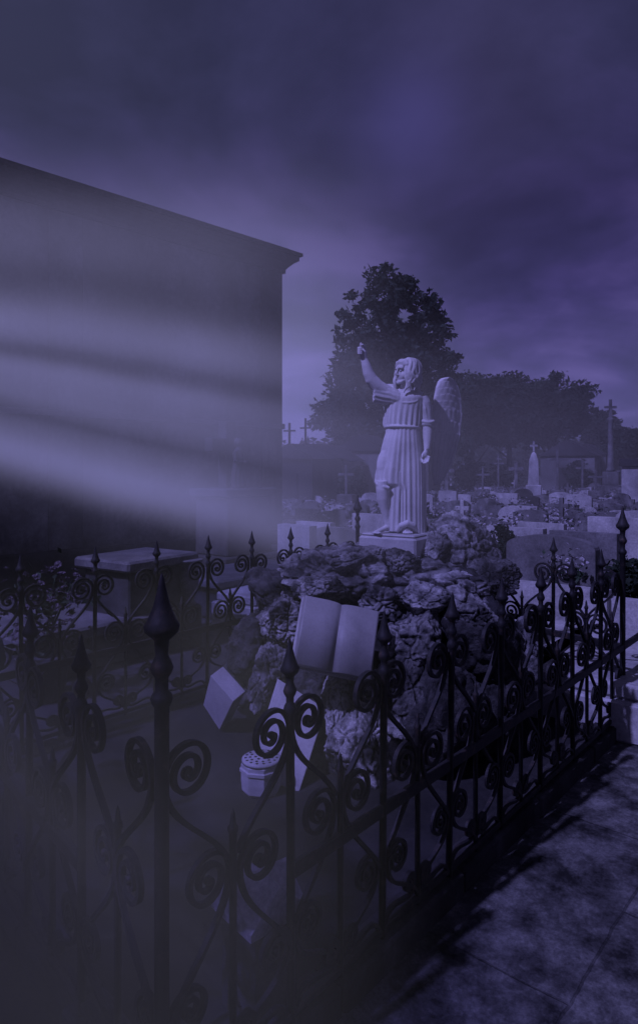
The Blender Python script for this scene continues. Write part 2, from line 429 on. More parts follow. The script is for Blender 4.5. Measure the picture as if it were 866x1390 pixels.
# ------------------------------------------------------------------ rocks
def ico(sub):
    import bmesh
    bm = bmesh.new(); bmesh.ops.create_icosphere(bm, subdivisions=sub, radius=1.0)
    bm.verts.ensure_lookup_table()
    vs = [v.co.copy() for v in bm.verts]; fs = [[v.index for v in f.verts] for f in bm.faces]; bm.free()
    return vs, fs
ICO5 = ico(5); ICO6 = ico(6); ICO3 = ico(3); ICO2 = ico(2)
def rock_mesh(rx, ry, rz, seed, mat, src=ICO5, amp=.135, nplanes=15):
    rnd = random.Random(seed)
    pl = []
    for _ in range(nplanes):
        n = Vector((rnd.gauss(0,1),rnd.gauss(0,1),rnd.gauss(0,1))).normalized(); pl.append((n, rnd.uniform(.62,.95)))
    off = Vector((rnd.uniform(-50,50),)*3)
    vs = []
    for v in src[0]:
        r = 1.12
        for n, dd in pl:
            c = n.dot(v)
            if c > .05:
                q = dd/c
                if q < r: r = q
        p = v*r
        f = noise.fractal(p*1.8+off, .9, 2.1, 6) * amp
        f2 = abs(noise.noise(p*4.5+off)) * amp * .55
        f3 = noise.fractal(p*9+off, .8, 2.0, 4) * amp * .28
        # bedding cracks
        cell = noise.voronoi(p*2.1+off)[0]
        crack = max(0.0, .10-(cell[1]-cell[0]))/.10
        k = r*(1+f-f2+f3-crack*.12)
        q = v*k
        vs.append((q.x*rx, q.y*ry, q.z*rz))
    m = MB(); m.add(vs, src[1], True)
    return m.mesh('rock', mat)
ROCKS = [
 (556,788,4.24,108,44,.36,'rock_mid','long flat grey boulder carrying the angel statue plinth'),
 (458,782,4.14,78,44,.30,'rock_mid','broad layered grey boulder left of the angel plinth, above the open book'),
 (622,747,4.32,46,42,.22,'rock','pointed pale boulder standing highest, right of the angel feet'),
 (612,806,4.02,78,42,.30,'rock','wide pale boulder on the right just above the knobbly rock'),
 (562,868,3.78,46,46,.20,'rock','knobbly pale boulder right beside the open marble book'),
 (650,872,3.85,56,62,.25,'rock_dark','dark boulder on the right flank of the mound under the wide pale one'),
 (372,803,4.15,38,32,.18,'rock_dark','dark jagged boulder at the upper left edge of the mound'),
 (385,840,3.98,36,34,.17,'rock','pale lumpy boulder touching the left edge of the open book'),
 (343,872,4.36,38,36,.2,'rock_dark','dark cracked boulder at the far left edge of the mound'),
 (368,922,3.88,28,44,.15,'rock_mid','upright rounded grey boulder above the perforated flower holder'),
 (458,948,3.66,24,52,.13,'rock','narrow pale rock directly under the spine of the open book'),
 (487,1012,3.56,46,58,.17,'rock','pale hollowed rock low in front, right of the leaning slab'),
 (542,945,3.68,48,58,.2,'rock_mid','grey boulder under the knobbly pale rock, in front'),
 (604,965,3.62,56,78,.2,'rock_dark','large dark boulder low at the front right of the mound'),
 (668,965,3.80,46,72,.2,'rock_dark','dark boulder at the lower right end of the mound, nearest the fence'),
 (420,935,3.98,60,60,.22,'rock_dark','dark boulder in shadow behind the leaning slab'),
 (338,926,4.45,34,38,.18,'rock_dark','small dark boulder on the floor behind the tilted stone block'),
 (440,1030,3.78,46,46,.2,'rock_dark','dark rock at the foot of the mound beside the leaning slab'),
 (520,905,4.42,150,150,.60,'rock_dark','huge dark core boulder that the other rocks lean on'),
 (508,757,4.10,26,17,.11,'rock','small pale rock wedged against the front of the angel plinth'),
 (541,762,4.06,28,20,.12,'rock_mid','small grey rock in front of the plinth corner'),
 (590,752,4.16,30,24,.13,'rock','small pale rock at the right foot of the angel plinth'),
 (478,764,4.02,32,18,.14,'rock_mid','flat grey stone left of the angel plinth'),
 (575,818,3.84,38,24,.14,'rock','cracked pale rock above and right of the open book'),
 (520,818,3.90,36,26,.14,'rock_mid','rough grey rock just above the open book right page'),
 (432,800,3.90,34,20,.12,'rock','pale rough rock on top of the open book left corner'),
 (668,785,4.02,34,24,.14,'rock_mid','grey rock at the right shoulder of the mound'),
 (640,840,3.74,34,30,.13,'rock','pale pitted rock behind the third fence spear'),
 (700,900,4.0,34,64,.18,'rock_mid','grey boulder at the outer right edge of the mound by the iron bars'),
]
for k, (px,py,d,hw,hh,dep,mt,lab) in enumerate(ROCKS):
    c = P(px,py,d); s_ = d/F
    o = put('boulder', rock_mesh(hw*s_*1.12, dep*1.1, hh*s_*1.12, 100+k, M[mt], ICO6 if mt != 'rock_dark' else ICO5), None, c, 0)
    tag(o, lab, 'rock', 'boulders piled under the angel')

# ------------------------------------------------------------------ angel statue
SD = 4.30; SP = SD/F
base_pt = P(545, 722, SD)
def S(px, py, y=0.0): return Vector(((px-545)*SP, y, (722-py)*SP))

def remeshed(mb, name, mat, voxel, parent, smooth=2):
    o = mb.build('tmp', mat)
    md = o.modifiers.new('r','REMESH'); md.mode = 'VOXEL'; md.voxel_size = voxel; md.use_smooth_shade = True
    if smooth:
        sm = o.modifiers.new('s','SMOOTH'); sm.factor = .5; sm.iterations = smooth
    dg = bpy.context.evaluated_depsgraph_get()
    me = bpy.data.meshes.new_from_object(o.evaluated_get(dg)); me.name = name
    old = o.data; bpy.data.objects.remove(o); bpy.data.meshes.remove(old)
    me.polygons.foreach_set('use_smooth', [True]*len(me.polygons))
    if not me.materials: me.materials.append(mat)
    return put(name, me, parent)

def loft(mb, secs, n=120, pleat=None):
    """secs: (centre, half width, half depth); pleat(theta, k) scales the radius"""
    vs = []; fs = []; m = len(secs)
    for k, (c, a, b) in enumerate(secs):
        for i in range(n):
            th = 2*PI*i/n
            f = pleat(th, k/(m-1)) if pleat else 1.0
            vs.append((c.x+a*f*math.cos(th), c.y+b*f*math.sin(th), c.z))
    for k in range(m-1):
        for i in range(n):
            j = (i+1)%n; fs.append((k*n+i,k*n+j,k*n+n+j,k*n+n+i))
    fs.append(tuple(range(n-1,-1,-1))); fs.append(tuple(range((m-1)*n,m*n)))
    mb.add(vs, fs, True)

def interp(tab, t):
    for (a, b) in zip(tab, tab[1:]):
        if a[0] <= t <= b[0] or a[0] >= t >= b[0]:
            u = (t-a[0])/((b[0]-a[0]) or 1); u = u*u*(3-2*u)*.5+u*.5
            return [x+(y-x)*u for x, y in zip(a[1:], b[1:])]
    return list(tab[-1][1:])

angel = thing('angel_statue', 'white marble angel statue with one arm raised, standing on top of the rock mound', 'statue', base_pt)
rg = random.Random(4)
body = MB()
# skirt
tab = [(724,527,578),(712,527.5,578),(690,528,577.5),(672,528,577.5),(664,527,577.5),(660.5,521,577),(658,511.5,577),(654,508.5,577),(646,509,577),(634,511.5,576.5),(622,514,575.5),(610,517,573.5),(598,520,571.5),(588,523,570),(580,524,569.5)]
def skirt():
    vs = []; fs = []; n = 300; K = 84; x0 = 551.0
    for k in range(K):
        py = 724-(724-579.5)*k/(K-1); t = k/(K-1)
        l, r_ = interp(tab, min(py,724))
        fwd = .034*max(0.0, min(1.0, (py-585)/50))*max(0.0, min(1.0, (664-py)/8))
        b = (19.5 if py > 600 else 17.5+2.0*(py-579.5)/20.5)*SP
        for i in range(n):
            th = 2*PI*i/n; c = math.cos(th); sn = math.sin(th)
            f = pl_skirt(th, t)
            x = x0+(r_-x0 if c > 0 else x0-l)*c*f
            w = max(0.0, min(1.0, (-c-.15)/.5)); w = w*w*(3-2*w)
            p = S(x, py); vs.append((p.x, b*sn*f-(fwd*w if sn < .3 else 0), p.z))
    for k in range(K-1):
        for i in range(n):
            j = (i+1)%n; fs.append((k*n+i,k*n+j,k*n+n+j,k*n+n+i))
    fs.append(tuple(range(n-1,-1,-1))); fs.append(tuple(range((K-1)*n,K*n)))
    body.add(vs, fs, True)
ph = [rg.uniform(-.5,.5) for _ in range(64)]
def pl_skirt(th, t):
    w_ = th*29 + 1.9*math.sin(th*3+1.2) + 1.1*math.sin(th*7) + .5*math.sin(th*5+t*1.5)
    amp = .052*(.55+.45*(1-t))*(.65+.35*math.sin(th*4+2))
    v = math.sin(w_); v = math.copysign(abs(v)**.7, v)
    return 1+amp*v+.02*math.sin(th*7+t*2)
skirt()
# bodice, bloused over the belt
tab2 = [(581,546.5,23),(578,546.5,26),(572,547,26.5),(560,548,26.5),(548,549.5,27),(540,551,25.5),(535,551.5,21),(531,552,13),(527,552,8.5)]
secs = []
for k in range(28):
    py = 580.5-(580.5-527)*k/27
    cx, a = interp(tab2, py)
    secs.append((S(cx,py), a*SP, min(a*.66,17)*SP))
def pl_bod(th, t):
    v = math.sin(th*23+.8*math.sin(th*2+t))
    return 1+.055*math.copysign(abs(v)**.8, v)*max(0.0, 1-t*1.3)+.015*math.sin(th*5)
loft(body, secs, 220, pl_bod)
# belt
body.tube([S(546.5,580)+Vector((23.5*SP*math.cos(q),23.5*SP*.76*math.sin(q),.004*math.sin(q*2))) for q in [2*PI*i/40 for i in range(41)]], .010, 8)
# neckline fold
body.tube([S(551,541)+Vector((16*SP*math.cos(q),-.050-.028*abs(math.sin(q)),-.035*math.sin(q))) for q in [PI*i/16 for i in range(17)]], .0065, 8)
# knee pushing through the drawn-up cloth, folds sweeping from hip to knee
body.ell(S(522,634,-.047),(.058,.046,.115))
body.tube([S(509,653,-.04),S(511,657,-.085),S(519,660,-.105),S(526,662,-.105)],[.010,.012,.012,.012],10)
loft(body, [(S(536.5-2*(py-640)/80,py,-.050), (10.5+.5*math.sin(py*.08))*SP, .044) for py in range(640,724,4)], 60, lambda th,t: 1+.08*math.sin(th*9+t)+.04*math.sin(th*4))
# bare lower leg and foot
body.tube([S(518,652,-.07),S(518,664,-.068),S(519,676,-.062),S(521.5,690,-.055),S(524,704,-.052),S(526,714,-.05)],[.042,.044,.043,.033,.024,.023],16)
body.tube([S(527,714,-.045),S(520,716,-.075),S(512,719,-.10),S(506,720.6,-.118)],[.024,.022,.019,.012],12,flat=.8)
for k in range(5):
    a = S(508+k*1.6,720.2,-.095-k*.010); body.tube([a, a+Vector((-.018+.001*k,-.012,-.003)), a+Vector((-.026+.002*k,-.018,-.005))],[.0065 if k else .0085,.006,.005],7)
# other foot below hem
body.tube([S(549,712,-.05),S(549,716,-.10),S(549,719,-.135)],[.036,.030,.020],14)
for k in range(5):
    a = S(543.8+k*2.7,719.8,-.128-.006*math.sin(k*.8+.3)); body.tube([a,a+Vector((0,-.018,-.002)),a+Vector((0,-.026,-.005))],[.0075,.007,.005],7)
# hem spreading over the foot
body.tube([S(536,719,-.10),S(541,711,-.13),S(549,707.5,-.14),S(557,711,-.13),S(562,719,-.10)],[.014,.020,.022,.020,.014],10)
# neck
body.tube([S(552,539,0),S(551.5,529,-.004),S(551,518,-.006)],[.056,.041,.038],14)
body.tube([S(538,541,0),S(545,534,.0),S(551,529,.0),S(559,533,.0),S(570,540,.0)],[.040,.038,.034,.038,.040],12)
# raised arm
arm = [S(533,539,-.01),S(522,533,-.025),S(511,525,-.04),S(503,516,-.05),S(499,508,-.055),S(496,498,-.06),S(493,489,-.062)]
body.tube(arm,[.056,.050,.045,.040,.036,.030,.022],16)
body.ell(S(503,517,-.05),(.040,.038,.038))
# fist with forefinger up
hc = S(491.5,480,-.064)
body.ell(hc,(.026,.022,.031))
for k in range(4):
    z0 = .020-.012*k
    a = hc+Vector((-.014,-.008,z0)); b = hc+Vector((-.031,-.018,z0+.003)); c_ = hc+Vector((-.024,-.034,z0-.002)); d_ = hc+Vector((-.006,-.032,z0-.003))
    body.tube([a,b,c_,d_],[.0085,.008,.0075,.0065],8)
body.tube([hc+Vector((.012,-.006,.018)),hc+Vector((.004,-.022,.034)),hc+Vector((-.006,-.030,.044))],[.010,.0085,.0065],8)
body.tube([hc+Vector((-.010,-.010,.022)),hc+Vector((-.016,-.016,.043)),hc+Vector((-.012,-.020,.056))],[.0085,.0075,.006],8)
body.tube([S(493,489,-.062),hc],[.023,.026],12)
# open pleated sleeve hanging from the raised arm
def sleeve():
    tabs = [(540,542,10,.050),(533,540,12,.052),(526,537,13,.050),(518,535,13.5,.048),(511,533.5,13.5,.046),(506.5,533,13,.044)]
    vs = []; fs = []; n = 90; K = 24
    for k in range(K+1):
        x = 540-(540-506.5)*k/K
        zc, hz, hy = interp(tabs, x)
        for i in range(n):
            th = 2*PI*i/n
            f = 1+.06*math.sin(th*13+.4*math.sin(k*.3))*(k/K)**.6
            low = 1.0+(.10 if math.sin(th) < 0 else -.05)*(k/K)
            p = S(x+1.2*math.sin(th*13)*(k/K)**4, zc)
            vs.append((p.x, -.028+hy*f*math.cos(th), p.z+hz*SP*f*low*math.sin(th)))
    for k in range(K):
        for i in range(n):
            j = (i+1)%n; fs.append((k*n+i,k*n+n+i,k*n+n+j,k*n+j))
    fs.append(tuple(range(n))); fs.append(tuple(range((K+1)*n-1,K*n-1,-1)))
    body.add(vs, fs, True)
sleeve()
# lowered arm (viewer's right): sleeve with rolled cuff, forearm, hand
body.tube([S(571,541,.0),S(575,549,-.005),S(577.5,560,-.01),S(578.5,572,-.015)],[.046,.048,.042,.037],16)
for k in range(5):
    u = (k-2)/2
    body.tube([S(571+u*2,540,-.035),S(575+u*4,556,-.052+.02*abs(u)),S(578+u*4,571,-.046+.02*abs(u))],[.007,.009,.007],7)
for (yy, rr) in ((573,.045),(577.5,.041)):
    body.tube([S(579,yy,-.016)+Vector((rr*.9*math.cos(q),rr*.9*math.sin(q),.006*math.sin(q*2+yy))) for q in [2*PI*i/20 for i in range(21)]],.011,8)
body.tube([S(578.5,575,-.018),S(579,588,-.03),S(578.5,600,-.045),S(577,611,-.06)],[.034,.033,.027,.020],14)
wr = S(577,611,-.06)
body.tube([wr,wr+Vector((-.006,-.006,-.022)),wr+Vector((-.012,-.010,-.046))],[.019,.024,.021],10,flat=.6)
for k in range(4):
    a = wr+Vector((-.022+.012*k,-.008-.002*k,-.040)); L_ = (.042,.05,.048,.040)[k]
    body.tube([a,a+Vector((-.004,-.004,-L_*.45)),a+Vector((-.010,-.012,-L_*.8)),a+Vector((-.014,-.020,-L_))],[.0085,.008,.007,.0055],8)
body.tube([wr+Vector((-.014,-.012,-.012)),wr+Vector((-.030,-.020,-.032)),wr+Vector((-.034,-.026,-.052))],[.010,.009,.006],8)
# head turned to the viewer's left
H0 = S(550.5,506.5,-.010)
yaw = R(-62); HM = Matrix.Translation(H0) @ Matrix.Rotation(yaw,4,'Z') @ Matrix.Rotation(R(-4),4,'X') @ Matrix.Scale(.96,4)
# head frame: -y is forward
def h(x,y,z): return HM @ Vector((x,y,z))
def hell(c, r): 
    m = MB(); m.ell(c, r, 18, 12, HM); return m
for c, r_ in (((0,.006,.018),(.058,.066,.066)),((0,-.020,-.022),(.045,.046,.056)),((0,-.048,-.064),(.020,.016,.016)),((0,-.052,.026),(.042,.020,.022)),
              ((-.026,-.040,-.024),(.018,.020,.030)),((.026,-.038,-.026),(.018,.020,.030))):
    body.ell(c, r_, 18, 12, HM)
body.tube([h(0,-.066,.020),h(0,-.072,.002),h(0,-.081,-.016),h(0,-.078,-.023),h(0,-.066,-.027)],[.006,.0065,.0085,.008,.005],8)
for sx in (-1,1):
    body.tube([h(sx*.006,-.070,.020),h(sx*.022,-.068,.024),h(sx*.038,-.056,.018)],[.006,.007,.005],7)
    body.ell((sx*.021,-.058,.004),(.010,.008,.006),10,8,HM)
    body.ell((sx*.009,-.073,-.023),(.006,.006,.005),8,6,HM)
body.ell((0,-.056,-.046),(.013,.010,.007),10,8,HM)
body.tube([h(-.034,-.026,-.052),h(-.018,-.048,-.070),h(0,-.056,-.074),h(.018,-.048,-.070),h(.034,-.026,-.052)],[.012,.012,.013,.012,.012],8)
# wavy hair: cap and long locks
body.ell((0,.016,.026),(.066,.066,.062),20,12,HM)
body.tube([h(0,.045,.02),h(0,.055,-.05),h(0,.050,-.105)],[.055,.052,.042],16)
rh = random.Random(8)
for lay in (0,1):
    for k in range(22 if lay == 0 else 17):
        nloc = 21 if lay == 0 else 16
        a = (-2.25+4.5*k/nloc)*(1 if lay == 0 else .86)+rh.uniform(-.04,.04)
        pts = []; rad = []
        ln = (.205 if lay == 0 else .150)*rh.uniform(.88,1.08); fq = rh.uniform(9,12); p0 = rh.uniform(0,6); amp = rh.uniform(.10,.18)
        for j in range(14):
            t = j/13
            wv = amp*math.sin(t*fq+p0)*min(1,t*2.0)
            rr = (.030+.044*math.sin(min(1,t*2.6)*PI/2))*(1.0 if lay == 0 else 1.10)+.008*t
            aa = a+wv*.8
            fall = max(0,t-.16)
            pts.append(h(math.sin(aa)*rr, .012+math.cos(aa)*rr+.006*math.sin(t*fq*1.3+p0), .090-.05*min(1,t*2.2)**2-ln*fall))
            rad.append((.0085+.006*math.sin(t*PI))*(1-.35*max(0,t-.75)/.25))
        body.tube(pts, rad, 8)
for k in range(9):
    a = -1.2+2.4*k/8
    body.tube([h(math.sin(a)*.030,-.015-.010*math.cos(a),.086),h(math.sin(a)*.056,-.034-.022*math.cos(a),.064+.004*math.sin(k*2)),h(math.sin(a)*.068,-.030-.020*math.cos(a),.046),h(math.sin(a)*.074,-.014-.014*math.cos(a),.026)],[.008,.011,.010,.007],8)
bo = remeshed(body, 'body', M['statue'], .0036, angel, 3)

def wing(mirror):
    # folded wing: grid between inner and outer edge, feather relief
    outl = [(0,597,603),(.006,594,607),(.02,591,611),(.045,588,615),(.10,585,619.5),(.2,582,623),(.35,580,624.5),(.5,579,622),(.65,578,616),(.8,578,608),(.92,579,598),(1.0,582,588)]
    nu, nv = 44, 120; top, bot = 512.0, 664.0
    fr = []; bk = []
    for j in range(nv+1):
        t = (j/nv)**1.5; py = top+(bot-top)*t
        xi, xo = interp(outl, t)
        for i in range(nu+1):
            u = i/nu; x = xi+(xo-xi)*u
            bulge = .030*math.sin(u*PI)**.6*(1-.5*t)
            if t < .30:    # small scale feathers
                ph_ = t*17+.35*math.sin(u*4); row = math.floor(ph_); f = ((u*4.4+.5*(row%2))%1)-.5
                rel = .0026*(1-(ph_-row))*(1-(2*f)**2)
            elif t < .52:
                ph_ = t*9+.4*math.sin(u*3); row = math.floor(ph_); f = ((u*6+.5*(row%2))%1)-.5
                rel = .0036*(1-(ph_-row)*.8)*(1-(2*f)**2)
            else:
                f = (u*6+t*1.2) % 1
                rel = .007*f
            rim = .010*math.exp(-((1-u)/.08)**2)+.008*math.exp(-(t/.03)**2)
            p = S(x, py, 0)
            fr.append(Vector((p.x,-bulge-rel-rim,p.z))); bk.append(Vector((p.x,.012+.010*math.sin(u*PI),p.z)))
    n = nu+1; fs = []; o = len(fr)
    for j in range(nv):
        for i in range(nu):
            a = j*n+i; fs.append((a,a+n,a+n+1,a+1)); fs.append((o+a,o+a+1,o+a+n+1,o+a+n))
    per = [j*n for j in range(nv+1)]; per2 = [j*n+nu for j in range(nv+1)]
    for a, b in zip(per, per[1:]): fs.append((a,o+a,o+b,b))
    for a, b in zip(per2, per2[1:]): fs.append((a,b,o+b,o+a))
    for i in range(nu): fs.append((i,i+1,o+i+1,o+i)); k = nv*n+i; fs.append((k,o+k,o+k+1,k+1))
    m = MB(); m.add(fr+bk, fs, True)
    return m
wm = wing(False)
wo_ = wm.build('wing', M['statue'], angel); wo_.location = (.066,.075,.025); wo_.rotation_euler = (0,0,R(28)); wo_.scale = (1.13,1,1)
wl = put('wing', wm.mesh('wing', M['statue']), angel); wl.scale = (-1,1,1); wl.location = (.02,.10,.0); wl.rotation_euler = (0,0,R(-80))
# join between shoulder and wing
MB().tube([S(566,548,.06),S(576,552,.11),S(590,553,.14)],[.05,.045,.03],12).build('wing_root', M['statue'], angel)
m = MB(); Mp = Matrix.Rotation(R(-33),4,'Z')
m.box((-.185,-.20,-.015),(.185,.17,.002), Mp, .008); m.box((-.20,-.215,-.20),(.20,.185,-.0152), Mp, .012)
pb = m.build('plinth', M['marble'], angel); pb.location = (0,.015,-.002)

# ------------------------------------------------------------------ open marble book
def frame(o, x, y):
    x = Vector(x).normalized(); y = Vector(y); y = (y-x*y.dot(x)).normalized(); z = x.cross(y)
    return Matrix(((x.x,y.x,z.x,o.x),(x.y,y.y,z.y,o.y),(x.z,y.z,z.z,o.z),(0,0,0,1)))
bd = 3.52
bk = thing('marble_book', 'large open white marble book with blank pages lying tilted against the rocks', 'book sculpture')
bk.matrix_world = frame(P(457,866,bd), Vector((.97,.10,-.235)), Vector((.17,.50,.84)))
def book_half(sx):
    m = MB(); W, Hh, n = .205, .182, 20
    vs = []; fs = []
    for j in (0,1):
        y = -Hh if j == 0 else Hh
        for i in range(n+1):
            u = i/n; x = sx*u*W
            z = .018+.028*math.sin(min(1,u*1.9)*PI/2)*(1-.55*u) - .010*math.exp(-(u/.06)**2)
            vs.append((x,y,z))
        for i in range(n+1):
            u = i/n; vs.append((sx*u*W*1.0,y,-.022))
    k = n+1
    for i in range(n):
        q = [(i,i+1,2*k+i+1,2*k+i),(k+i,3*k+i,3*k+i+1,k+i+1),(i,k+i,k+i+1,i+1),(2*k+i,2*k+i+1,3*k+i+1,3*k+i)]
        fs += q
    fs.append((n,k+n,3*k+n,2*k+n))
    if sx < 0: fs = [tuple(reversed(f)) for f in fs]
    m.add(vs, fs, False)
    return m
for sx in (-1,1):
    m = book_half(sx); p_ = m.build('page_block', M['book'], bk)
    for pl_ in p_.data.polygons: pl_.use_smooth = len(pl_.vertices) == 4 and abs(pl_.normal.z) > .5 and pl_.center.z > 0
m = MB(); m.box((-.217,-.192,-.040),(.217,.192,-.0225), None, .006); m.build('cover', M['marble'], bk)

# ------------------------------------------------------------------ leaning slab, flower holder, tilted block
def slab_from(corners, th, name, mat, label, cat):
    c = [Vector(q) for q in corners]
    n = (c[1]-c[0]).cross(c[3]-c[0]).normalized()
    if n.y < 0: n = -n                       # away from the camera
    m = MB(); m.add(c+[q+n*th for q in c], [(0,1,2,3),(7,6,5,4),(0,4,5,1),(1,5,6,2),(2,6,7,3),(3,7,4,0)])
    o = m.build(name, mat)
    b = o.modifiers.new('bevel','BEVEL'); b.width = .004; b.segments = 2
    return tag(o, label, cat)
slab_from([P(377,921,3.66),P(442,962,3.60),P(406,1076,3.36),P(338,1046,3.42)], .045, 'marble_slab', M['marble'], 'white marble grave slab leaning against the rocks behind the perforated flower holder', 'slab')
fh = thing('flower_holder', 'white octagonal grave flower holder with a perforated lid beside the leaning slab', 'flower holder', (G(355,3.36,FLOOR)), R(12))
m = MB(); m.lathe([(.070,0),(.082,.02),(.086,.07),(.086,.115),(.092,.12),(.092,.135),(.086,.14),(.086,.158),(.080,.164)], 8, None, False); m.build('pot', M['marble'], fh)
m = MB(); m.lathe([(.083,.1645),(.083,.178),(.076,.184),(.001,.187)], 28, None, True)
lid = m.build('lid', M['marble'], fh); fh.scale = (1.2,1.2,.95)
m = MB()
for rr, cnt in ((.0,1),(.024,6),(.047,11),(.066,15)):
    for k in range(cnt):
        a = 2*PI*k/cnt+rr*40
        m.lathe([(.0062,.1835),(.0062,.1895)], 8, Matrix.Translation((rr*math.cos(a),rr*math.sin(a),-.0035*(rr/.052))), False)
m.build('lid_holes', M['hole'], lid)

slab_from([P(286,917,4.02),P(317,952,3.96),P(298,991,4.10),P(276,957,4.16)], .11, 'stone_block', M['marble'], 'small pale stone block tilted on its edge on the plot floor, dappled with shadow', 'block')

# gabled stone post in the near corner
gp = thing('stone_post', 'short pale stone post with a gabled cap inside the near fence corner', 'stone post', (G(352,2.02,FLOOR)), R(41))
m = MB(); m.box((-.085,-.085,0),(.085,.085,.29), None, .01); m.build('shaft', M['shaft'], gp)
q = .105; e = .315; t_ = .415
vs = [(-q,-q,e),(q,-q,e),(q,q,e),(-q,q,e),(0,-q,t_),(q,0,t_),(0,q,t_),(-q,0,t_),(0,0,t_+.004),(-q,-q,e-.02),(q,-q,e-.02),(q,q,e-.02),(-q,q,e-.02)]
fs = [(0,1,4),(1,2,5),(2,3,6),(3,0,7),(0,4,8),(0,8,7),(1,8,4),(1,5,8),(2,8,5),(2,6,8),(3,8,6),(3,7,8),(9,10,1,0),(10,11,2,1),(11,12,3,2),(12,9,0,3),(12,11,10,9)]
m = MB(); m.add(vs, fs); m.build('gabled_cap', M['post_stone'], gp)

# ------------------------------------------------------------------ chapel on the left
ch_corner = Vector((-.722,13.0,0))
chapel = thing('chapel', 'big plain windowless chapel with a moulded cornice standing on the left', 'building', ch_corner, R(45.2))
LEN, DEP, HT = 10.5, 7.0, 5.55
MB().box((-LEN,0,0),(0,DEP,HT)).build('wall', M['wall'], chapel)
m = MB(); m.box((-LEN-.06,-.07,0),(.07,DEP+.07,.48), None, .02); m.build('base_course', M['trim'], chapel)
# cornice profile swept round the front and the right end
prof = [(.002,-.02),(.05,-.02),(.05,.05),(.09,.10),(.16,.17),(.22,.21),(.24,.22),(.24,.30),(.29,.31),(.29,.37),(.002,.40)]
m = MB(); vs = []; fs = []
for (cx, cy, sx, sy) in ((-LEN,0,0,-1),(0,0,1,-1),(0,DEP,1,0)):
    for (o_, z) in prof: vs.append((cx+sx*o_, cy+sy*o_, HT-.02+z))
k = len(prof)
for a in range(2):
    for i in range(k-1): fs.append((a*k+i,a*k+i+1,(a+1)*k+i+1,(a+1)*k+i))
m.add(vs, fs); m.build('cornice', M['trim'], chapel)
m = MB(); m.box((-LEN-.2,-.1,HT+.384),(.1,DEP,HT+.44)); m.build('roof', M['trim'], chapel)
m = MB(); m.box((-LEN-.03,-.045,2.46),(.045,DEP+.045,2.56), None, .01); m.build('string_course', M['far_wall'], chapel)
for u in (-.28,-4.35,-8.4):
    m = MB(); m.box((u-.26,-.035,.482),(u+.26,-.002,HT-.045), None, .01); m.build('pilaster', M['wall'], chapel)

# monument with a pale draped figure in front of the chapel
mon = thing('grave_monument', 'tall dark grave monument with a small draped figure before the chapel wall', 'monument', G(318,10.6,0), R(-38)+PI/2)
m = MB(); m.box((-.62,-.45,0),(.62,.45,.35),None,.02); m.box((-.5,-.36,.352),(.5,.36,1.25),None,.02); m.box((-.58,-.42,1.252),(.58,.42,1.38),None,.02); m.build('pedestal', M['dark_tomb'], mon)
m = MB(); m.box((-.12,.06,1.382),(.12,.24,2.45),None,.01); m.box((-.42,.062,1.95),(-.122,.238,2.17),None,.01); m.box((.122,.062,1.95),(.42,.238,2.17),None,.01); m.build('cross', M['dark_tomb'], mon)
fg = MB(); loft(fg, [(Vector((0,-.1,1.38+.62*t)), .13-.05*t+.02*math.sin(t*6), .11-.04*t) for t in [i/16 for i in range(17)]], 60, lambda th,t: 1+.06*math.sin(th*11))
fg.ell((0,-.11,2.10),(.055,.06,.075)); fg.tube([(-.08,-.1,1.95),(-.13,-.16,1.80),(-.03,-.22,1.78)],[.04,.035,.025]); fg.tube([(.08,-.1,1.95),(.13,-.16,1.80),(.03,-.22,1.79)],[.04,.035,.025]); fg.tube([(0,-.1,2.0),(0,-.11,2.06)],[.04,.035]); fg.ell((0,-.085,2.10),(.07,.06,.085))
remeshed(fg, 'figure', M['dark_tomb'], .012, mon, 1)

# ------------------------------------------------------------------ graves
def head_profile(kind, w, hgt, n=14):
    if kind == 'flat': return [(-w/2,0),(-w/2,hgt),(w/2,hgt),(w/2,0)]
    if kind == 'slant': return [(-w/2,0),(-w/2,hgt*.9),(-w*.2,hgt),(w*.2,hgt),(w/2,hgt*.9),(w/2,0)]
    if kind == 'arched':
        return [(-w/2,0)]+[(-w/2*math.cos(PI*k/n), hgt*.86+hgt*.14*math.sin(PI*k/n)) for k in range(n+1)]+[(w/2,0)]
    if kind == 'round':
        r = w/2
        return [(-r,0)]+[(-r*math.cos(PI*k/n), hgt-r*.8+r*.8*math.sin(PI*k/n)) for k in range(n+1)]+[(r,0)]
    if kind == 'shoulder':
        s0 = w*.5; s1 = w*.34
        return [(-s0,0),(-s0,hgt*.78),(-s1,hgt*.78)]+[(-s1*math.cos(PI*k/n), hgt*.8+hgt*.2*math.sin(PI*k/n)) for k in range(n+1)]+[(s1,hgt*.78),(s0,hgt*.78),(s0,0)]
def prism(prof, y0, y1, z0=0):
    m = MB(); n = len(prof)
    vs = [(x,y0,z+z0) for x, z in prof]+[(x,y1,z+z0) for x, z in prof]
    fs = [tuple(range(n-1,-1,-1)), tuple(range(n,2*n))]+[(i,(i+1)%n,n+(i+1)%n,n+i) for i in range(n)]
    fs[0] = tuple(range(n)); fs[1] = tuple(range(2*n-1,n-1,-1)); fs[2:] = [tuple(reversed(f)) for f in fs[2:]]
    return m.add(vs, fs)
head_cache = {}
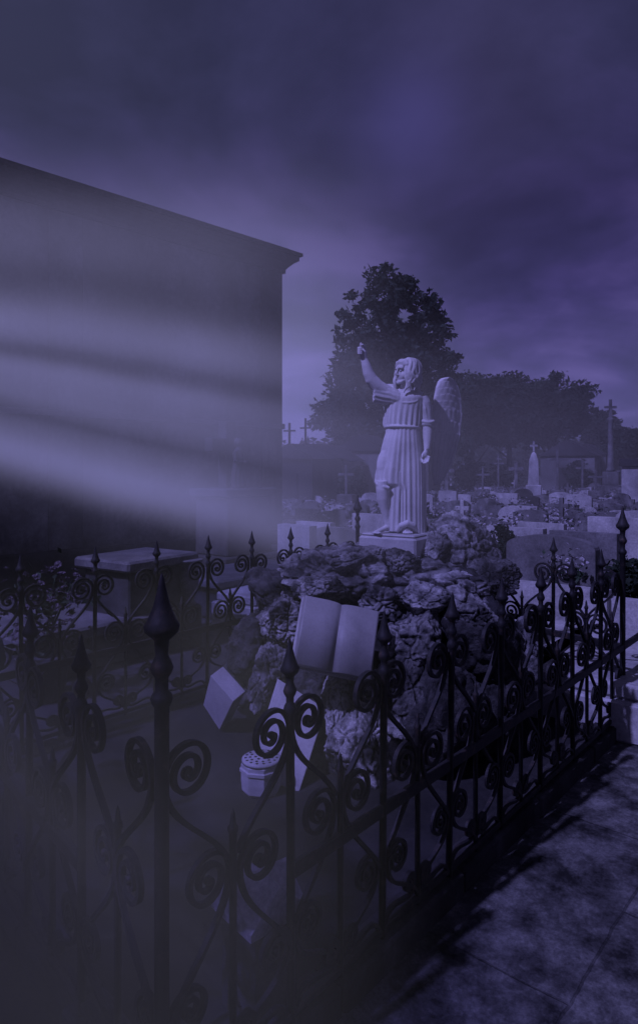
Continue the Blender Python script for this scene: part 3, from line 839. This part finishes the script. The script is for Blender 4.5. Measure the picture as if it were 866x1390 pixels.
def grave(loc, yaw, shape, shade, w, hgt, label, group=None, length=1.75, lh=.35, cross=False):
    t = thing('grave', label, 'grave', loc, yaw, group)
    key = (shape, shade, round(w,2), round(hgt,2), round(length,2), round(lh,2), cross)
    if key not in head_cache:
        mt = TOMB[shade]
        hm = prism(head_profile(shape, w, hgt), -.075, .075, .02)
        hmm = hm.mesh('headstone', mt)
        lm = MB(); lm.box((-w*.52,-length,0),(w*.52,-.078,lh*.72),None,.015); lm.box((-w*.48,-length+.05,lh*.721),(w*.48,-.085,lh),None,.02)
        lmm = lm.mesh('ledger', mt)
        cm = None
        if cross:
            c = MB(); c.box((-.045,-.04,hgt+.018),(.045,.04,hgt+.52),None,.006); c.box((-.17,-.038,hgt+.29),(-.047,.038,hgt+.38),None,.006); c.box((.047,-.038,hgt+.29),(.17,.038,hgt+.38),None,.006)
            cm = c.mesh('cross', mt)
        head_cache[key] = (hmm, lmm, cm)
    hmm, lmm, cm = head_cache[key]
    ho = put('headstone', hmm, t)
    put('ledger', lmm, t)
    if cm: put('cross', cm, ho)
    return t

def bouquet_mesh(seed, mats, r=.20, n=44):
    rnd = random.Random(seed); m = MB()
    for k in range(70):      # leaves
        p = Vector((rnd.gauss(0,r*.5),rnd.gauss(0,r*.5),abs(rnd.gauss(0,r*.45))+.02)); q = Euler((rnd.uniform(0,6),rnd.uniform(0,6),rnd.uniform(0,6))).to_matrix().to_4x4()
        a = rnd.uniform(.03,.06)
        m.add([(-a*.4,0,0),(0,-a,0),(a*.4,0,0),(0,a,0)], [(0,1,2,3)], False, Matrix.Translation(p) @ q, 1)
    for k in range(n):
        p = Vector((rnd.gauss(0,r*.5),rnd.gauss(0,r*.5),.05+abs(rnd.gauss(r*.45,r*.4))))
        q = Euler((rnd.uniform(-.8,.8),rnd.uniform(-.8,.8),rnd.uniform(0,6))).to_matrix().to_4x4()
        Mx = Matrix.Translation(p) @ q
        for j in range(7):
            a = 2*PI*j/7; rr = rnd.uniform(.016,.030)
            m.add([(0,0,.004),(rr*math.cos(a-.5),rr*math.sin(a-.5),.014),(rr*1.25*math.cos(a),rr*1.25*math.sin(a),.006),(rr*math.cos(a+.5),rr*math.sin(a+.5),.014)], [(0,1,2,3)], False, Mx, 0)
        m.ell((0,0,.010),(.010,.010,.009),6,4,Mx,0)
    m.lathe([(.05,0),(.075,.10),(.08,.105),(.07,.1)], 10, None, True, 1)
    return m.mesh('flower_bunch', mats)
BOUQ = [bouquet_mesh(5,[M['petal'],M['leaf_small']]), bouquet_mesh(6,[M['petal_mid'],M['leaf_small']],.22,52), bouquet_mesh(8,[M['petal'],M['leaf_small']],.26,70)]

rnd = random.Random(11)
YAW = R(-40.5)
f_dir = Vector((math.sin(YAW), -math.cos(YAW), 0)); s_dir = Vector((math.cos(YAW), math.sin(YAW), 0))
# near graves placed by eye
near = [
 (748,7.4,'arched','grey',1.0,.93,'wide grey arched headstone standing just beyond the fence on the right'),
 (792,8.6,'flat','grey',.85,.85,'square topped grey headstone behind the wide grey arched one'),
 (755,6.0,'flat','pale',.9,.62,'low flat topped pale headstone right behind the right fence scrolls'),
 (640,7.2,'flat','stained',.8,.70,'low stained headstone just right of the pointed boulder'),
 (848,9.0,'flat','pale',.95,1.0,'tall pale square headstone at the right edge of the photo'),
 (700,9.6,'flat','pale',.85,.82,'pale flat topped headstone between the rock peak and the fence spears'),
 (403,9.3,'flat','pale',.62,.88,'bright pale block headstone beside the chapel corner'),
 (455,9.8,'slant','grey',.95,.80,'grey slanted headstone between the chapel corner and the angel'),
 (428,12.0,'flat','pale',.8,.7,'pale headstone farther back between chapel corner and angel'),
 (880,5.6,'flat','pale',1.0,.55,'pale grave right outside the far right fence corner'),
 (505,10.5,'flat','pale',.7,.95,'pale upright headstone just behind the angel bare leg'),
 (735,11.2,'flat','pale',.8,.75,'pale square headstone in the second row behind the fence'),
 (600,8.6,'arched','stained',.8,.66,'stained arched headstone close behind the angel right side'),
]
occupied = []
for (px,d,sh,shade,w_,hg,lab) in near:
    p = G(px,d); occupied.append((p.x,p.y))
    grave(p, YAW+rnd.uniform(-.05,.05), sh, shade, w_, hg, lab, 'graves close behind the fence')
shapes = ['flat','arched','round','shoulder','slant']
names = {'flat':'flat topped','arched':'low arched','round':'round topped','shoulder':'stepped','slant':'angled top'}
def zone(px, d):
    z_ = 'middle rows' if d < 17 else 'far rows'
    side = 'left of the angel' if px < 520 else ('just right of the angel' if px < 700 else 'at the far right')
    return z_, side
graves = []
for i in range(-36, 70):
    for j in range(-40, 50):
        p = Vector((0,10,0)) - f_dir*(i*1.5) + s_dir*(j*.94) + Vector((rnd.uniform(-.22,.22),rnd.uniform(-.25,.25),0))
        d = p.y
        if d < 7.2 or d > 40: continue
        px = HX+F*p.x/d
        if px < 392 or px > 905: continue
        if any((p.x-a)**2+(p.y-b)**2 < 1.5 for a, b in occupied): continue
        q = p + f_dir*1.4
        # keep the ledger out of the plot
        def inside(v):
            s1 = (v-B).cross(C-B).z; return s1 < -0.35*(C-B).length*0 and False
        nrm = Vector((e1.x,e1.y,0))
        if (q-B).dot(nrm) < .45 and (q-A).dot(e2) > -.3 and (q-A).dot(e2) < 3.2: continue
        if d > 24 and rnd.random() < .42: continue
        sh = rnd.choice(shapes); shade = rnd.choices(['pale','grey','stained','dark'],[5,3,3,1])[0]
        w_ = rnd.choice([.6,.7,.8,.9]); hg = rnd.choice([.45,.5,.55,.6,.7,.85])
        cr_ = rnd.random() < .05
        z_, sd_ = zone(px, d)
        lab = f"{shade} {names[sh]} headstone{' with cross' if cr_ else ''} in the {z_} {sd_}"
        t = grave(p, YAW+rnd.uniform(-.09,.09), sh, shade, w_, hg, lab, f"{shade} {names[sh]} graves{' with crosses' if cr_ else ''}, {z_} {sd_}", cross=cr_, length=1.35, lh=rnd.choice([.2,.28,.36]))
        graves.append((p, d, px, w_, hg))
# flowers on ledgers
for (p, d, px, w_, hg) in graves:
    if rnd.random() < .75:
        q = p + f_dir*rnd.uniform(.3,1.0) + s_dir*rnd.uniform(-.2,.2)
        z_, sd_ = zone(px, d)
        k = rnd.randrange(3)
        o = put('flower_bunch', BOUQ[k], None, (q.x,q.y,.27), rnd.uniform(0,6)); o.scale = (1.1,)*3
        tag(o, f"{('small pale','faded dark','large pale')[k]} flowers on a grave, {z_} {sd_}", 'flowers', f"{('small pale','faded dark','large pale')[k]} flower bunches, {z_} {sd_}")
for px, d, z, k, sc_, lab in ((770,7.0,.50,2,0.85,'large pale flower bunch in front of the wide grey headstone'),(610,7.6,.45,0,0.85,'pale flower bunch on the grave beside the angel robe'),
                         (592,9.4,.45,2,0.85,'spreading pale flowers on a grave behind the angel robe'),(668,9.0,.45,0,0.85,'pale flowers left of the square headstone near the rock peak'),(640,6.6,.40,1,1.2,'faded flowers on the low stained grave right of the boulders')):
    p = G(px,d,z); tag(put('flower_bunch', BOUQ[k], None, p), lab, 'flowers', 'flower bunches close behind the fence').scale = (sc_,)*3

# dark tombs between the fence and the chapel on the left
def chest_tomb(px, d, w_, l_, hh, lab, yaw=YAW):
    t = thing('chest_tomb', lab, 'tomb', G(px,d), yaw, 'tombs before the chapel')
    m = MB(); m.box((-w_/2,-l_/2,0),(w_/2,l_/2,hh-.1),None,.015); m.build('chest', M['dark_tomb'], t)
    m = MB(); m.box((-w_/2-.07,-l_/2-.07,hh-.098),(w_/2+.07,l_/2+.07,hh),None,.02); m.build('lid', TOMB['grey'], t)
    return t
chest_tomb(188,6.3,.60,.75,.88,'dark chest tomb with a paler flat lid behind the back fence before the chapel', YAW+R(8))
chest_tomb(110,6.0,.9,1.5,.38,'low dark chest tomb behind the left end of the back fence')
chest_tomb(330,8.2,.8,1.5,.45,'low dark chest tomb close to the chapel corner')
vt = thing('stone_urn', 'pale stone urn on a slim foot beside the chest tomb with the paler lid', 'urn', G(257,6.4,0))
m = MB(); m.lathe([(.12,0),(.12,.36),(.10,.38)],12); m.build('stand', M['dark_tomb'], vt)
m = MB(); m.lathe([(.07,.382),(.05,.42),(.06,.46),(.09,.56),(.10,.66),(.085,.74),(.13,.80),(.14,.815),(.12,.82)],16); m.build('bowl', TOMB['grey'], vt)

# flowering plant by the left fence
pl = thing('flowering_plant', 'pale flowering bush in a pot against the back fence at the left edge', 'plant', G(60,4.9,0))
m = MB(); m.lathe([(.14,0),(.19,.30),(.20,.31),(.18,.30)],14); m.build('pot', M['dark_tomb'], pl)
fp = put('flowers', bouquet_mesh(21,[M['petal_mid'],M['leaf_small']],.34,90), pl, (0,0,.34))
m = MB()
for k in range(9):
    a = rnd.uniform(0,6.3); m.tube([(0,0,.2),(.06*math.cos(a),.06*math.sin(a),.5),(.2*math.cos(a),.2*math.sin(a),.85)],[.008,.006,.004],5)
m.build('stems', M['leaf_small'], pl)
f2 = put('flowers', bouquet_mesh(22,[M['petal_mid'],M['leaf_small']],.28,70), pl, (.05,0,.62))

# ------------------------------------------------------------------ far monuments
def cross_mon(px, d, hgt, lab, shade='grey', arm=.5, wd=.16):
    t = thing('stone_cross', lab, 'cross', G(px,d), YAW*.4)
    m = MB(); m.box((-.45,-.4,0),(.45,.4,.35),None,.02); m.box((-.3,-.28,.352),(.3,.28,.7),None,.02); m.build('base', TOMB[shade], t)
    m = MB(); m.box((-wd/2,-wd/2,.702),(wd/2,wd/2,hgt),None,.01); m.box((-arm,-wd*.45,hgt*.78),(-wd/2-.002,wd*.45,hgt*.78+wd),None,.01); m.box((wd/2+.002,-wd*.45,hgt*.78),(arm,wd*.45,hgt*.78+wd),None,.01); m.build('shaft', TOMB[shade], t)
    return t
ob = thing('obelisk', 'slim white obelisk topped by a small cross, before the dark trees', 'monument', G(724,27), R(-20))
m = MB(); m.box((-.45,-.45,0),(.45,.45,.5),None,.03); m.box((-.31,-.31,.502),(.31,.31,1.0),None,.03); m.build('base', TOMB['pale'], ob)
m = MB(); m.lathe([(.31,1.002),(.25,1.9),(.235,2.02),(.12,2.28),(.04,2.34)],4,None,False,0,PI/4); m.build('shaft', TOMB['pale'], ob)
m = MB(); m.box((-.04,-.04,2.342),(.04,.04,2.78),None,.005); m.box((-.15,-.038,2.56),(-.042,.038,2.64)); m.box((.042,-.038,2.56),(.15,.038,2.64)); m.build('cross', TOMB['pale'], ob)
cross_mon(756,30,2.6,'tall thin stone cross right of the white obelisk','grey',.42,.11)
cross_mon(700,33,2.0,'small stone cross left of the white obelisk, under the trees','stained',.35)
cross_mon(606,30,1.9,'small stone cross just right of the angel wing tip','stained',.35)
for px, d, hg, lab in ((655,31,1.7,'small stone cross right of the angel wing, before the dark tree row'),(676,35,2.4,'slim stone cross under the dark tree row, left of the obelisk'),(790,33,2.1,'slim stone cross between the tall thin cross and the column'),(808,29,1.6,'low stone cross just left of the column base'),(846,31,1.9,'slim stone cross between the column and the white box tomb'),(470,25,1.8,'stone cross between chapel and angel, under the conifer')):
    cross_mon(px, d, hg, lab, 'grey', .3, .09)
cl = thing('column_monument', 'very tall slim stone column with a cross rising above the trees on the right', 'monument', G(828,34))
m = MB(); m.box((-.5,-.5,0),(.5,.5,.8),None,.03); m.box((-.3,-.3,.802),(.3,.3,1.5),None,.03); m.build('base', TOMB['grey'], cl)
m = MB(); m.lathe([(.20,1.502),(.22,1.6),(.15,1.7),(.11,4.0),(.14,4.1),(.19,4.2),(.07,4.3)],12); m.build('shaft', TOMB['grey'], cl)
m = MB(); m.box((-.06,-.06,4.302),(.06,.06,5.2)); m.box((-.3,-.055,4.75),(-.062,.055,4.87)); m.box((.062,-.055,4.75),(.3,.055,4.87)); m.build('cross', TOMB['grey'], cl)

def mausoleum(px, d, w_, dp, hh, lab, cross_h, yaw, mat='far_wall'):
    t = thing('mausoleum', lab, 'mausoleum', G(px,d), yaw, 'small mausoleums')
    m = MB(); m.box((-w_/2,-dp/2,0),(w_/2,dp/2,hh)); m.build('wall', M[mat], t)
    r = prism([(-w_/2-.12,0),(0,w_*.32),(w_/2+.12,0)], -dp/2-.12, dp/2+.12, hh+.002).build('roof', M['far_dark'], t)
    if cross_h:
        z = hh+w_*.32-.05; wd = .06
        m = MB(); m.box((-wd/2,-dp/2-.05,z),(wd/2,-dp/2+.06,z+cross_h)); m.box((-.24,-dp/2-.045,z+cross_h*.6),(-wd/2-.002,-dp/2+.055,z+cross_h*.6+wd)); m.box((wd/2+.002,-dp/2-.045,z+cross_h*.6),(.24,-dp/2+.055,z+cross_h*.6+wd)); m.build('cross', M['far_dark'], t)
    m = MB(); m.box((-w_*.18,-dp/2-.03,.05),(w_*.18,-dp/2-.002,hh*.72)); m.build('door', M['far_dark'], t)
    return t
mausoleum(407,27,1.9,2.2,2.05,'small dark mausoleum with a cross right at the chapel corner',.85,R(-20),'far_dark')
mausoleum(427,29,2.0,2.2,2.1,'small dark mausoleum with the tallest cross, left of the big conifer',1.1,R(-20),'far_dark')
mausoleum(447,31,2.4,2.4,2.0,'plain pale mausoleum at the foot of the big conifer',0,R(-25))
mausoleum(500,33,2.6,2.4,2.5,'pale mausoleum under the big conifer behind the angel raised arm',.7,R(-25))
mausoleum(560,36,2.4,2.4,2.2,'grey mausoleum hidden behind the angel, under the trees',.6,R(-25))
mausoleum(775,40,3.0,3.0,2.4,'pale mausoleum under the dark trees right of the tall thin cross',.6,R(-30))
mausoleum(800,42,2.2,3.0,2.5,'narrow pale mausoleum left of the tall column',.6,R(-30))
wh = thing('white_building', 'pale low building with a shallow roof at the far right behind the column', 'building', G(880,48), R(-30))
MB().box((-3.2,-3,0),(6,3,3.5)).build('wall', M['far_wall'], wh)
prism([(-3.5,0),(1.4,1.0),(6.3,0)], -3.3, 3.3, 3.502).build('roof', TOMB['grey'], wh)
m = MB(); m.box((-2.4,-3.04,.6),(-1.6,-3.003,2.6)); m.build('window', M['far_dark'], wh)
m = MB(); m.box((.2,-3.04,.6),(1.0,-3.003,2.6)); m.build('window', M['far_dark'], wh)
t = thing('white_tomb', 'bright white box tomb with a dark cap at the right edge before the trees', 'tomb', G(866,26), R(-25))
MB().box((-.6,-.5,0),(.6,.5,1.75),None,.02).build('chest', TOMB['pale'], t); MB().box((-.7,-.6,1.752),(.7,.6,2.05),None,.02).build('cap', TOMB['dark'], t)

# ------------------------------------------------------------------ trees
def leaf_clump(m, c, r, n, rnd, size, droop=0.0):
    for _ in range(n):
        v = Vector((rnd.gauss(0,1),rnd.gauss(0,1),rnd.gauss(0,1))).normalized()*r*rnd.random()**.45
        v.z *= .8
        p = c+v
        q = Euler((rnd.uniform(0,6.3),rnd.uniform(0,6.3),rnd.uniform(0,6.3))).to_matrix()
        a = size*rnd.uniform(.55,1.3)
        vs = [p+q@Vector(t_) for t_ in ((-a*.35,0,0),(-a*.1,-a*.8,a*.1),(a*.35,-a*.1,0),(a*.15,a*.8,a*.12))]
        m.add(vs, [(0,1,2,3)], False)
def tree(name, loc, crown_fn, n_clump, leaf_n, clump_r, leaf, trunk_h, trunk_r, lab, mat, seed, group=None, limbs=7, cat='tree'):
    rnd = random.Random(seed)
    t = thing(name, lab, cat, loc, 0, group)
    m = MB(); cents = []
    for _ in range(n_clump):
        c = crown_fn(rnd); cents.append(c)
        leaf_clump(m, c, clump_r*rnd.uniform(.6,1.25), leaf_n, rnd, leaf)
    m.build('crown', mat, t)
    tr = MB(); pts = []; rad = []
    top = trunk_h*1.0
    for k in range(9):
        u = k/8; pts.append((.12*math.sin(u*5+seed)*trunk_h*.08,.1*math.cos(u*4+seed)*trunk_h*.08,top*u)); rad.append(trunk_r*(1.35-.35*min(1,u*6))*(1-.75*u))
    tr.tube(pts, rad, 10)
    for k in range(limbs):
        c = rnd.choice(cents); u = rnd.uniform(.35,.9); s0 = Vector(pts[int(u*8)])
        tr.tube([s0, s0.lerp(c,.5)+Vector((0,0,-.2)), s0.lerp(c,.95)],[trunk_r*.4*(1-u*.5),trunk_r*.25,trunk_r*.08],6)
    tr.build('trunk', M['bark'], t)
    return t
# big conifer: outline half widths in metres by height, from the photo
cd_ = 38.0; cs = cd_/F
prof_l = [(600,90),(560,100),(530,106),(500,96),(470,78),(455,76),(430,78),(410,64),(390,62),(372,36),(352,6)]
prof_r = [(600,116),(560,116),(530,114),(500,110),(470,95),(455,84),(430,70),(410,60),(390,42),(372,26),(352,5)]
def conifer(rnd):
    while True:
        py = 352+(606-352)*rnd.random()**.62
        l = interp(prof_l[::-1], py)[0]; r_ = interp(prof_r[::-1], py)[0]
        a = rnd.uniform(0,2*PI); q = rnd.random()**.42
        hw = (l if math.cos(a) < 0 else r_)
        nn = noise.noise(Vector((math.cos(a)*1.7,math.sin(a)*1.7,py*.022)))
        hw *= .97+.24*nn
        x = math.cos(a)*hw*q*cs; y = math.sin(a)*hw*q*cs*.8
        return Vector((x,y,CAM_Z-(py+5-HY)*cs))
tree('conifer_tree', G(530,cd_), conifer, 520, 60, .58, .23, 12.3, .34, 'tall dark cone shaped conifer rising behind the angel', M['leaf_dark'], 3, None, 14)
def dome(w_, z0, z1, seed):
    def fn(rnd):
        v = Vector((rnd.gauss(0,1),rnd.gauss(0,1),rnd.gauss(0,1))).normalized()
        q = rnd.random()**.38
        k = q*(.88+.25*noise.noise(v*1.8+Vector((seed,)*3)))
        z = (z0+z1)/2+v.z*k*(z1-z0)/2
        return Vector((v.x*k*w_,v.y*k*w_*.9,z))
    return fn
TR = [(640,44,88,506,612,'dark broad tree joined to the right flank of the tall conifer'),
      (690,46,70,508,610,'dark round crowned tree in the middle of the tree row'),
      (745,45,60,510,608,'dark round crowned tree at the right end of the thick tree row'),
      (590,50,60,528,612,'dark tree behind the angel wing, between conifer and tree row'),
      (815,50,28,553,612,'small dark round tree left of the tall column top'),
      (852,40,34,584,622,'small loose tree with bare forked trunk at the right edge')]
for k, (px,d,hw,y0,y1,lab) in enumerate(TR):
    sc = d/F
    zt = CAM_Z-(y0-HY)*sc; zb = CAM_Z-(y1-HY)*sc
    tree('broadleaf_tree', G(px,d), dome(hw*sc*1.05,zb,zt,k*3.7), int(60+hw*2.2), 60, .62 if hw > 40 else .4, .22, zb+(zt-zb)*.6, .22, lab, M['leaf'], 30+k, 'dark trees beyond the graves', 8)
def treeline():
    rnd = random.Random(77); m = MB()
    for k in range(230):
        x = rnd.uniform(-7,40); d = 62+rnd.uniform(-2,3)
        top = 4.2+2.2*noise.noise(Vector((x*.16,3.3,0)))
        for _ in range(3):
            leaf_clump(m, Vector((x,d,rnd.random()**.7*top)), .95, 14, rnd, .5)
    o = m.build('treeline', M['leaf']); tag(o, 'far dark wood closing the graveyard behind the trees', 'wood', None, 'stuff')
treeline()
# bushes and dark hedge shapes among the graves under the trees
for k, (px,d,hw,y0,lab) in enumerate(((640,37,26,622,'dark bush below the tree row right of the angel'),(685,38,22,624,'dark bush left of the white obelisk'),(785,38,20,622,'dark bush right of the tall thin cross'),(478,26,16,628,'dark bush left of the angel, under the conifer'),(688,8.6,17,703,'dark spiky shrub between boulders and the fence scrolls'),(846,7.0,30,752,'dark leafy shrub behind the tall far corner post'))):
    sc = d/F; zt = CAM_Z-(y0-HY)*sc
    tree('shrub', G(px,d), dome(hw*sc,.15,zt,k*2.3+9), 46, 26, .30 if d > 20 else .10, .16 if d > 20 else .055, zt*.6, .05, lab, M['leaf'], 70+k, 'dark shrubs', 6, 'shrub')
# a tree just out of frame on the left, whose shade falls across the plot
tree('shade_tree', Vector((-5.0,-1.0,0)), dome(2.1,3.0,6.6,1.3), 120, 24, .42, .17, 4.6, .2, 'leafy tree standing beside the plot, left of the fence', M['leaf'], 55, None, 9)

# ------------------------------------------------------------------ mist
def shaft_mist():
    m, nt = nodes_of('glowing_mist'); L = nt.links.new
    tc = N(nt, 'ShaderNodeTexCoord'); sp = N(nt, 'ShaderNodeSeparateXYZ'); 
    geo = N(nt, 'ShaderNodeNewGeometry'); L(geo.outputs['Position'], sp.inputs[0])
    def math_(op, a, b=None, c=None):
        n = N(nt, 'ShaderNodeMath', operation=op)
        for i, v in enumerate((a,b,c)):
            if v is None: continue
            if isinstance(v, (int,float)): n.inputs[i].default_value = v
            else: L(v, n.inputs[i])
        return n.outputs[0]
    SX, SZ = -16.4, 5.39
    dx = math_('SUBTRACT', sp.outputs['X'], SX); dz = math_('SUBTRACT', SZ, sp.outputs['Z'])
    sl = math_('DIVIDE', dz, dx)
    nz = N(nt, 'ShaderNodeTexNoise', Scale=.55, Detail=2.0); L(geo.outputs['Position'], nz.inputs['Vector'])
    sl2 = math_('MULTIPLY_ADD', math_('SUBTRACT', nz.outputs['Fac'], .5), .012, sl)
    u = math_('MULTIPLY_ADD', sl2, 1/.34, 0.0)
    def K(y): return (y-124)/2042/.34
    stops = [(K(205),.0),(K(245),.16),(K(305),.36),(K(340),.36),(K(400),.19),(K(440),.66),(K(472),.74),(K(498),.25),(K(525),.74),(K(570),.62),(K(602),.32),(K(635),.62),(K(668),1.05),(K(690),.70),(K(712),.13),(K(735),.07),(K(775),.035),(K(815),.0)]  # light-beam streaks are put into the mist density as bands
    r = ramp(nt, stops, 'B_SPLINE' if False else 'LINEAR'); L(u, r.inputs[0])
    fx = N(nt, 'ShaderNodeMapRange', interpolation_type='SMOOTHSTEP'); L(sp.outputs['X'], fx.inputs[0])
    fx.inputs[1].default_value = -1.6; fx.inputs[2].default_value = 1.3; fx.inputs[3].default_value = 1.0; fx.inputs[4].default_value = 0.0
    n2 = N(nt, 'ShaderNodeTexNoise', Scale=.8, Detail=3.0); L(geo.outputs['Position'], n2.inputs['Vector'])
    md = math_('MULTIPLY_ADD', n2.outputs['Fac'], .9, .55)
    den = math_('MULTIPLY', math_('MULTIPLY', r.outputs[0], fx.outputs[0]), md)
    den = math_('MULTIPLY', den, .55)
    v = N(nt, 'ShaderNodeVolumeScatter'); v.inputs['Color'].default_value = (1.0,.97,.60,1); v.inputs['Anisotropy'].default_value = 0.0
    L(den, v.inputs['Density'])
    em = N(nt, 'ShaderNodeEmission'); em.inputs['Color'].default_value = (.47,.46,.88,1)  # added self-glow brightens the beams; scattered sunlight alone stays too dim
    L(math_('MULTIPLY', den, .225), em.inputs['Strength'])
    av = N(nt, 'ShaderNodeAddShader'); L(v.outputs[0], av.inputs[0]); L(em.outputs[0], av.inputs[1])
    o = N(nt, 'ShaderNodeOutputMaterial'); L(av.outputs[0], o.inputs['Volume'])
    m.cycles.volume_step_rate = 1.0
    return m
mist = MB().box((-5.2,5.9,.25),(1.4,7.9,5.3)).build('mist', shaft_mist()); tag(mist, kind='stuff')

def low_mist(name, dens, x0, x1, z0, z1, colr):
    m, nt = nodes_of(name); L = nt.links.new
    geo = N(nt, 'ShaderNodeNewGeometry'); sp = N(nt, 'ShaderNodeSeparateXYZ'); L(geo.outputs['Position'], sp.inputs[0])
    a = N(nt, 'ShaderNodeMapRange', interpolation_type='SMOOTHSTEP'); L(sp.outputs['X'], a.inputs[0])
    for i, v in enumerate((x0,x1,1.0,0.0)): a.inputs[i+1].default_value = v
    b = N(nt, 'ShaderNodeMapRange', interpolation_type='SMOOTHSTEP'); L(sp.outputs['Z'], b.inputs[0])
    for i, v in enumerate((z0,z1,1.0,0.0)): b.inputs[i+1].default_value = v
    mu = N(nt, 'ShaderNodeMath', operation='MULTIPLY'); L(a.outputs[0], mu.inputs[0]); L(b.outputs[0], mu.inputs[1])
    m2 = N(nt, 'ShaderNodeMath', operation='MULTIPLY'); L(mu.outputs[0], m2.inputs[0]); m2.inputs[1].default_value = dens
    v = N(nt, 'ShaderNodeVolumeScatter'); v.inputs['Color'].default_value = (*colr,1); L(m2.outputs[0], v.inputs['Density'])
    o = N(nt, 'ShaderNodeOutputMaterial'); L(v.outputs[0], o.inputs['Volume']); return m
mist2 = MB().box((-2.0,.75,-.005),(.6,2.5,1.65)).build('mist', low_mist('ground_mist', 2.5, -.50, .28, .78, 1.58, (.175,.185,.075))); tag(mist2, kind='stuff')
def soft_mist():
    m, nt = nodes_of('drifting_mist'); L = nt.links.new
    tc = N(nt, 'ShaderNodeTexCoord')
    gr = N(nt, 'ShaderNodeTexGradient', gradient_type='SPHERICAL'); L(tc.outputs['Object'], gr.inputs['Vector'])
    n2 = N(nt, 'ShaderNodeTexNoise', Scale=1.6, Detail=3.0); L(tc.outputs['Object'], n2.inputs['Vector'])
    pw = N(nt, 'ShaderNodeMath', operation='MULTIPLY'); L(gr.outputs['Fac'], pw.inputs[0]); L(n2.outputs['Fac'], pw.inputs[1])
    d = N(nt, 'ShaderNodeMath', operation='MULTIPLY'); L(pw.outputs[0], d.inputs[0]); d.inputs[1].default_value = .55
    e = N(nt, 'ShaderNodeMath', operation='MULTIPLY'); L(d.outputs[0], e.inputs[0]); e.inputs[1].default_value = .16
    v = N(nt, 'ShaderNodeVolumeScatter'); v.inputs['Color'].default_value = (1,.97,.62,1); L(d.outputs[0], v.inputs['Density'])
    em = N(nt, 'ShaderNodeEmission'); em.inputs['Color'].default_value = (.47,.46,.84,1); L(e.outputs[0], em.inputs['Strength'])  # faint self-glow added to the mist on top of scattered light
    av = N(nt, 'ShaderNodeAddShader'); L(v.outputs[0], av.inputs[0]); L(em.outputs[0], av.inputs[1])
    o = N(nt, 'ShaderNodeOutputMaterial'); L(av.outputs[0], o.inputs['Volume']); return m
mist4 = MB().ell((0,0,0),(1,1,1),32,16).build('mist', soft_mist()); mist4.location = (.35,3.55,1.75); mist4.scale = (1.5,.62,.85); tag(mist4, kind='stuff')
mist3 = MB().box((-8,14.5,-.005),(34,70,11)).build('haze', low_mist('distance_haze', .009, 30, 34, 2.0, 10.5, (1,.97,.75))); tag(mist3, kind='stuff')
